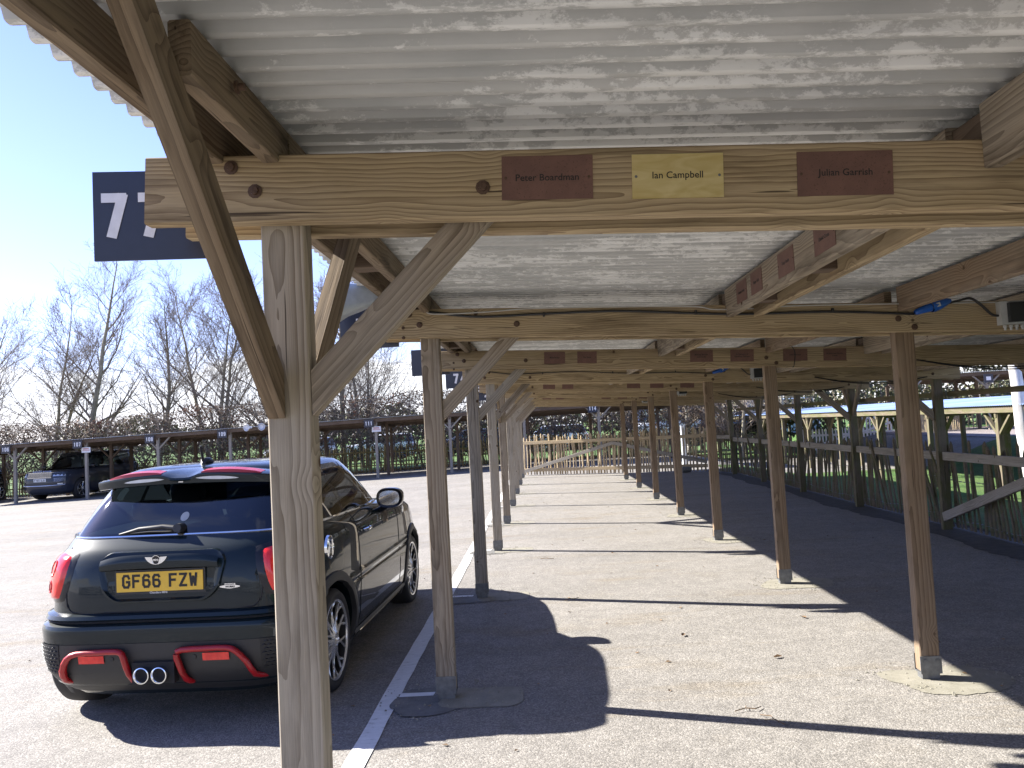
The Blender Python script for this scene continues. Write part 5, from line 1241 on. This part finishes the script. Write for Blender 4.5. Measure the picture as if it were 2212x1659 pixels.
# ------------------------------------------------------------------ hedges and trees
def leaf_cloud(mb, n, x0, x1, y0, y1, zf, size, r, zlow=0.0):
    for _ in range(n):
        x = r.uniform(x0, x1); zt = zf(x); z = r.uniform(zlow, zt)
        y = r.uniform(y0, y1); s_ = r.uniform(.5, 1.2)*size
        a = Vector((r.gauss(0, 1), r.gauss(0, 1), r.gauss(0, 1))).normalized(); b_ = a.cross(Vector((r.gauss(0, 1), r.gauss(0, 1), r.gauss(0, 1)))).normalized()
        c = Vector((x, y, z)); mb.add([c-a*s_, c+b_*s_*.6, c+a*s_, c-b_*s_*.6], [(0, 1, 2, 3)])
def hedge(label, x0, x1, yc, depth, zf, gfun, n_leaf, n_stem, seed, leaf='hedgeleaf', size=.055, zlow=.35, group=None, rust=0, twigs=6):
    H = thing('hedge', label, 'hedge', ((x0+x1)/2, yc, 0), 0, group); r = random.Random(seed); ox = (x0+x1)/2
    st = MB()
    for i in range(n_stem):
        x = r.uniform(x0, x1)-ox; y = r.uniform(-depth*.3, depth*.3); gz = gfun(x+ox, yc+y); zt = zf(x+ox)
        p = Vector((x, y, gz)); d = Vector((r.gauss(0, .12), r.gauss(0, .1), 1)); rad = r.uniform(.018, .05); pts = [p.copy()]; rs = [rad]
        nseg = 7
        for q in range(nseg):
            d += Vector((r.gauss(0, .28), r.gauss(0, .2), .25)); d.normalize(); p = p+d*(zt-gz)/nseg*1.02; pts.append(p.copy()); rs.append(rad*(1-.8*(q+1)/nseg))
            for _ in range(twigs):
                e = Vector((r.gauss(0, 1), r.gauss(0, .7), r.gauss(.25, .6))).normalized(); L = r.uniform(.25, .7)
                p2 = p+e*L*.55; e2 = (e+Vector((r.gauss(0, .5), r.gauss(0, .5), r.gauss(.2, .4)))).normalized(); p3 = p2+e2*L*.6
                if p3.z < zt+.15: st.tube([p, p2, p3], [.011, .007, .004], 3, cap=False)
        st.tube(pts, rs, 4, cap=False)
    tag(st.build('stems', M['twig'], H, fix=False), kind='stuff')
    lf = MB(); leaf_cloud(lf, n_leaf, x0-ox, x1-ox, -depth/2, depth/2, lambda x: zf(x+ox)+r.gauss(0, .05), size, r, zlow)
    tag(lf.build('leaves', M[leaf], H, fix=False), kind='stuff')
    if rust:
        lf = MB()
        for _ in range(rust):
            cx = r.uniform(x0-ox, x1-ox); cz = zf(cx+ox)-abs(r.gauss(0, .5))
            if math.sin(cx*1.1+seed)+math.sin(cx*2.7) < .55: continue
            for _ in range(16):
                x = cx+r.gauss(0, .16); z = min(cz+r.gauss(0, .12), zf(x+ox)+.12); y = r.uniform(-depth/2, depth/2); a = Vector((r.gauss(0, 1), r.gauss(0, 1), r.gauss(0, 1))).normalized()*.05; b_ = Vector((r.gauss(0, 1), r.gauss(0, 1), r.gauss(0, 1))).normalized()*.035
                c = Vector((x, y, z)); lf.add([c-a, c+b_, c+a, c-b_], [(0, 1, 2, 3)])
        tag(lf.build('copper_leaves', M['rustleaf'], H, fix=False), kind='stuff')
    return H
hz1 = lambda x: 2.85+(x+22)*.045+.10*math.sin(x*.7)+.05*math.sin(x*2.3)
hedge('tall clipped beech hedge with brown leaves behind the far shelter, left stretch', -34, -12.5, 34.6, 1.0, hz1, lambda x, y: -.3, 52000, 110, 5, group='beech hedge behind the far shelter', rust=150, twigs=6, size=.045)
hz2 = lambda x: 3.30+.09*math.sin(x*.9)+.05*math.sin(x*2.9)
hedge('thin see-through beech hedge behind the far shelter, middle stretch', -12.5, -1.5, 34.6, .9, hz2, lambda x, y: -.1, 13000, 76, 8, group='beech hedge behind the far shelter', rust=120, twigs=9)
hedge('dark bare hedge beyond the end gate', -1.5, 9.0, 34.8, 1.2, lambda x: 3.0+.1*math.sin(x), lambda x, y: 0, 13000, 70, 11, size=.06, twigs=9)
hedge('pale sunlit hedge far behind the right hand shelter', 11.0, 34.0, 38.5, 1.4, lambda x: 5.4+.15*math.sin(x), lambda x, y: .45, 17000, 70, 13, leaf='farleaf', size=.12, twigs=5)
hz3 = lambda x: 6.0+.5*math.sin(x*.21)+.3*math.sin(x*.6)
hedge('hazy spring hedge line across the field', -60, 60, 95, 5, lambda x: 4.0+.8*math.sin(x*.21)+.5*math.sin(x*.6)+.3*math.sin(x*1.7), lambda x, y: 0, 15000, 90, 17, leaf='farleaf', size=.36, twigs=4)
hedge('unseen hedge added behind the camera to darken the car reflections', -45, 30, -26, 1.6, lambda x: 3.2, lambda x, y: -.2, 16000, 60, 19, size=.14, twigs=3)  # out of view, added so the car paint mirrors something dark
# leaf litter below the hedges
mb = MB(); rr = random.Random(3)
for _ in range(5200):
    x = rr.uniform(-14, 7.5); y = 33.0+abs(rr.gauss(0, .55)); z = g(x, y)+rr.uniform(.04, .09); a = rr.uniform(0, 6.28); s_ = rr.uniform(.03, .06)
    mb.add([(x+s_*math.cos(a), y+s_*math.sin(a), z), (x-s_*.6*math.sin(a), y+s_*.6*math.cos(a), z+rr.uniform(-.01, .03)), (x-s_*math.cos(a), y-s_*math.sin(a), z), (x+s_*.6*math.sin(a), y-s_*.6*math.cos(a), z+rr.uniform(-.01, .03))], [(0, 1, 2, 3)])
tag(mb.build('leaf_litter', M['litter'], fix=False), 'brown fallen beech leaves along the foot of the hedge', 'leaf litter', kind='stuff')

def tree(label, x, y, H, spread, seed, forks=1, bare_to=.18, group='bare trees behind the hedge', mat='bark', density=1.0, dirup=.62):
    T = thing('bare_tree', label, 'tree', (x, y, 0), 0, group); r = random.Random(seed); tr = MB(); cr = MB()
    def grow(p, d, L, rad, lev, mb):
        nseg = {0: 10, 1: 7, 2: 5, 3: 3}[lev]; pts = [p.copy()]; rs = [rad]; endr = {0: .12, 1: .18, 2: .3, 3: .4}[lev]
        for i in range(nseg):
            wob = {0: .05, 1: .13, 2: .2, 3: .28}[lev]
            d = (d+Vector((r.gauss(0, wob), r.gauss(0, wob), r.gauss(.05 if lev else .02, wob*.5)))).normalized()
            p = p+d*L/nseg; pts.append(p.copy()); f = (i+1)/nseg; rs.append(max(.0045, rad*(1-f*(1-endr))))
            if lev == 0:
                if f > bare_to:
                    for _ in range(r.choice((2, 3, 3)) if density >= 1 else 2):
                        az = r.uniform(0, 2*math.pi); el = dirup-.15+.35*f+r.gauss(0, .1); e = Vector((math.cos(az)*math.cos(el), math.sin(az)*math.cos(el), math.sin(el)))
                        grow(p-d*r.uniform(0, L/nseg), e, spread*1.6*(1.12-.72*f)*r.uniform(.75, 1.15), max(.014, rs[-1]*r.uniform(.35, .55)), 1, cr)
            elif lev < 3:
                nb = {1: 2, 2: 2}[lev]
                for _ in range(nb):
                    if r.random() < .24: continue
                    e = (d+Vector((r.gauss(0, .55), r.gauss(0, .55), r.gauss(.12, .42)))).normalized()
                    grow(p, e, L*{1: .52, 2: .56}[lev]*r.uniform(.55, 1.3)*(1.2-.55*f), max(.0065, rs[-1]*.5), lev+1, cr)
        mb.tube(pts, rs, {0: 9, 1: 5, 2: 3, 3: 3}[lev], cap=False)
    for q in range(forks):
        d0 = Vector((r.gauss(0, .05)+(q-(forks-1)/2)*.20, r.gauss(0, .05), 1)).normalized()
        grow(Vector(((q-(forks-1)/2)*.22, 0, -.3)), d0, H*(1 if q == 0 else r.uniform(.8, .95)), (.155 if forks == 1 else .115)*(H/9)**.8, 0, tr)
    tr.build('trunk', M[mat], T, True, fix=False); tag(cr.build('crown', M['twig'], T, fix=False), kind='stuff')
    return T
tree('tall bare tree with arching limbs at the far left edge', -29.0, 38.5, 8.4, 3.0, 21)
tree('bare twin stemmed tree second from the left, over the off road car', -24.9, 38.5, 9.2, 2.4, 22, forks=2)
tree('tallest bare tree, thick single trunk right of the twin stemmed tree', -22.9, 38.2, 11.5, 3.1, 23)
tree('narrow bare tree with fan shaped crown, middle of the left row', -19.3, 38.0, 9.1, 2.1, 24, dirup=.95)
tree('broad multi stemmed bare tree left of the foreground post', -16.3, 38.2, 10.6, 2.9, 25, forks=3, bare_to=.2, dirup=.8)
tree('bare tree standing behind the foreground post', -13.4, 38.4, 10.2, 2.6, 26)
tree('thick trunked bare tree seen just right of the foreground post', -9.9, 38.2, 9.8, 2.4, 27)
tree('bare tree with upswept limbs seen through the braces', -8.7, 37.6, 9.0, 2.6, 28, forks=2, dirup=.8)
tree('pale barked tree standing beyond the right gate leaf', 6.9, 36.5, 7.5, 2.2, 29, group=None, mat='birch')
tree('small bare tree beside the white vans', 8.6, 33.6, 5.0, 1.8, 30, group=None, density=.7)
tree('bare tree among the distant cars, right of the small tree', 11.4, 36.6, 5.5, 2.0, 31, group=None, density=.7)
bt = tree('pale barked tree trunk at the right edge of the photo', 9.02, 14.6, 8.5, 1.6, 32, group=None, mat='birch', density=.7, bare_to=.62); bt.location.z = -.35

# ------------------------------------------------------------------ distant vehicles
simple_car('parked_car', 'silver car seen through the thin hedge, leftmost', 'car', (-13.3, 46, 0), R(80), M['silvercar'], group='cars in the field beyond the hedge')
simple_car('parked_car', 'white car seen through the thin hedge, second from left', 'car', (-8.2, 45, 0), R(95), M['whitecar'], group='cars in the field beyond the hedge')
simple_car('parked_car', 'dark blue grey car seen through the thin hedge near the middle', 'car', (-3.0, 46.5, 0), R(85), M['greycar'], group='cars in the field beyond the hedge')
simple_car('parked_car', 'white car beyond the hedge behind the end gate', 'car', (1.8, 44.5, 0), R(95), M['whitecar'], group='cars in the field beyond the hedge')
simple_car('parked_car', 'black car behind the pale barked tree', 'car', (10.2, 38.5, .1), R(85), M['blackcar'], H=1.55)
simple_car('white_van', 'tall white van behind the pale barked tree', 'van', (9.0, 43.5, .1), R(95), M['whitecar'], L=5.4, Wd=2.0, H=2.5, wb=3.3, hoodz=1.15, belt=1.2, van=True)
simple_car('blue_van', 'pale blue van to the right of the white van', 'van', (14.6, 44.0, .1), R(95), M['bluecar'], L=5.0, Wd=1.9, H=2.2, wb=3.1, hoodz=1.1, belt=1.15, van=True)

# ------------------------------------------------------------------ small debris
rr = random.Random(9)
mb = MB()
for _ in range(260):
    x = rr.uniform(-6, 4.6); y = rr.uniform(3.4, 22); s_ = rr.uniform(.008, .022); a = rr.uniform(0, 6.28); z = g(x, y)+.004
    mb.add([(x+s_*math.cos(a), y+s_*math.sin(a), z), (x-s_*.6*math.sin(a), y+s_*.6*math.cos(a), z+rr.uniform(.001, .008)), (x-s_*math.cos(a), y-s_*math.sin(a), z), (x+s_*.6*math.sin(a), y-s_*.6*math.cos(a), z+rr.uniform(.001, .010))], [(0, 1, 2, 3)])
tag(mb.build('leaf_crumbs', M['litter'], fix=False), 'scattered crumbs of dry leaf on the tarmac', 'leaf litter', kind='stuff')
for i, (x, y, a, wh) in enumerate([(1.45, 5.15, .4, 'lying in the sun left of the near right post'), (.95, 5.75, 1.2, 'in the middle of the sunlit bay'), (1.93, 6.1, 2.2, 'near the roof shadow edge')]):
    mb = MB(); s_ = .032
    mb.add([(s_, 0, .006), (s_*.3, s_*.5, .014), (-s_*.7, s_*.35, .008), (-s_, 0, .004), (-s_*.6, -s_*.4, .012), (s_*.4, -s_*.45, .007), (0, 0, .002)], [(0, 1, 6), (1, 2, 6), (2, 3, 6), (3, 4, 6), (4, 5, 6), (5, 0, 6)])
    o = mb.build('fallen_leaf', M['litter'], fix=False); o.location = (x, y, .005); o.rotation_euler = (0, 0, a); tag(o, 'pale curled leaf %s' % wh, 'leaf', 'curled leaves on the tarmac')
for i, (x, y, a, wh) in enumerate([(.95, 4.25, .2, 'at the bottom edge of the photo'), (.12, 7.0, .5, 'right of the car shadow'), (-.1, 9.2, -.2, 'further back by the fourth post'), (1.15, 4.05, 2.0, 'short one near the bottom edge')]):
    mb = MB(); L = .16; mb.tube([(0, 0, .006), (L*.4, .01, .012), (L*.7, -.01, .010), (L, .02, .006)], .0028, 4); mb.tube([(L*.4, .01, .012), (L*.55, .05, .008)], .002, 4)
    o = mb.build('twig', M['litter'], fix=False); o.location = (x, y, .004); o.rotation_euler = (0, 0, a); tag(o, 'thin dry twig on the tarmac %s' % wh, 'twig', 'twigs on the tarmac')
mb = MB(); mb.lathe([(-.12, .001), (-.12, .075), (-.08, .08), (.08, .08), (.12, .07), (.12, .001)], 16, 'x'); o = mb.build('paint_tin', M['metal'], None, 40); o.location = (4.05, 22.2, .08); tag(o, 'small round tin lying at the foot of the right gate leaf', 'tin')
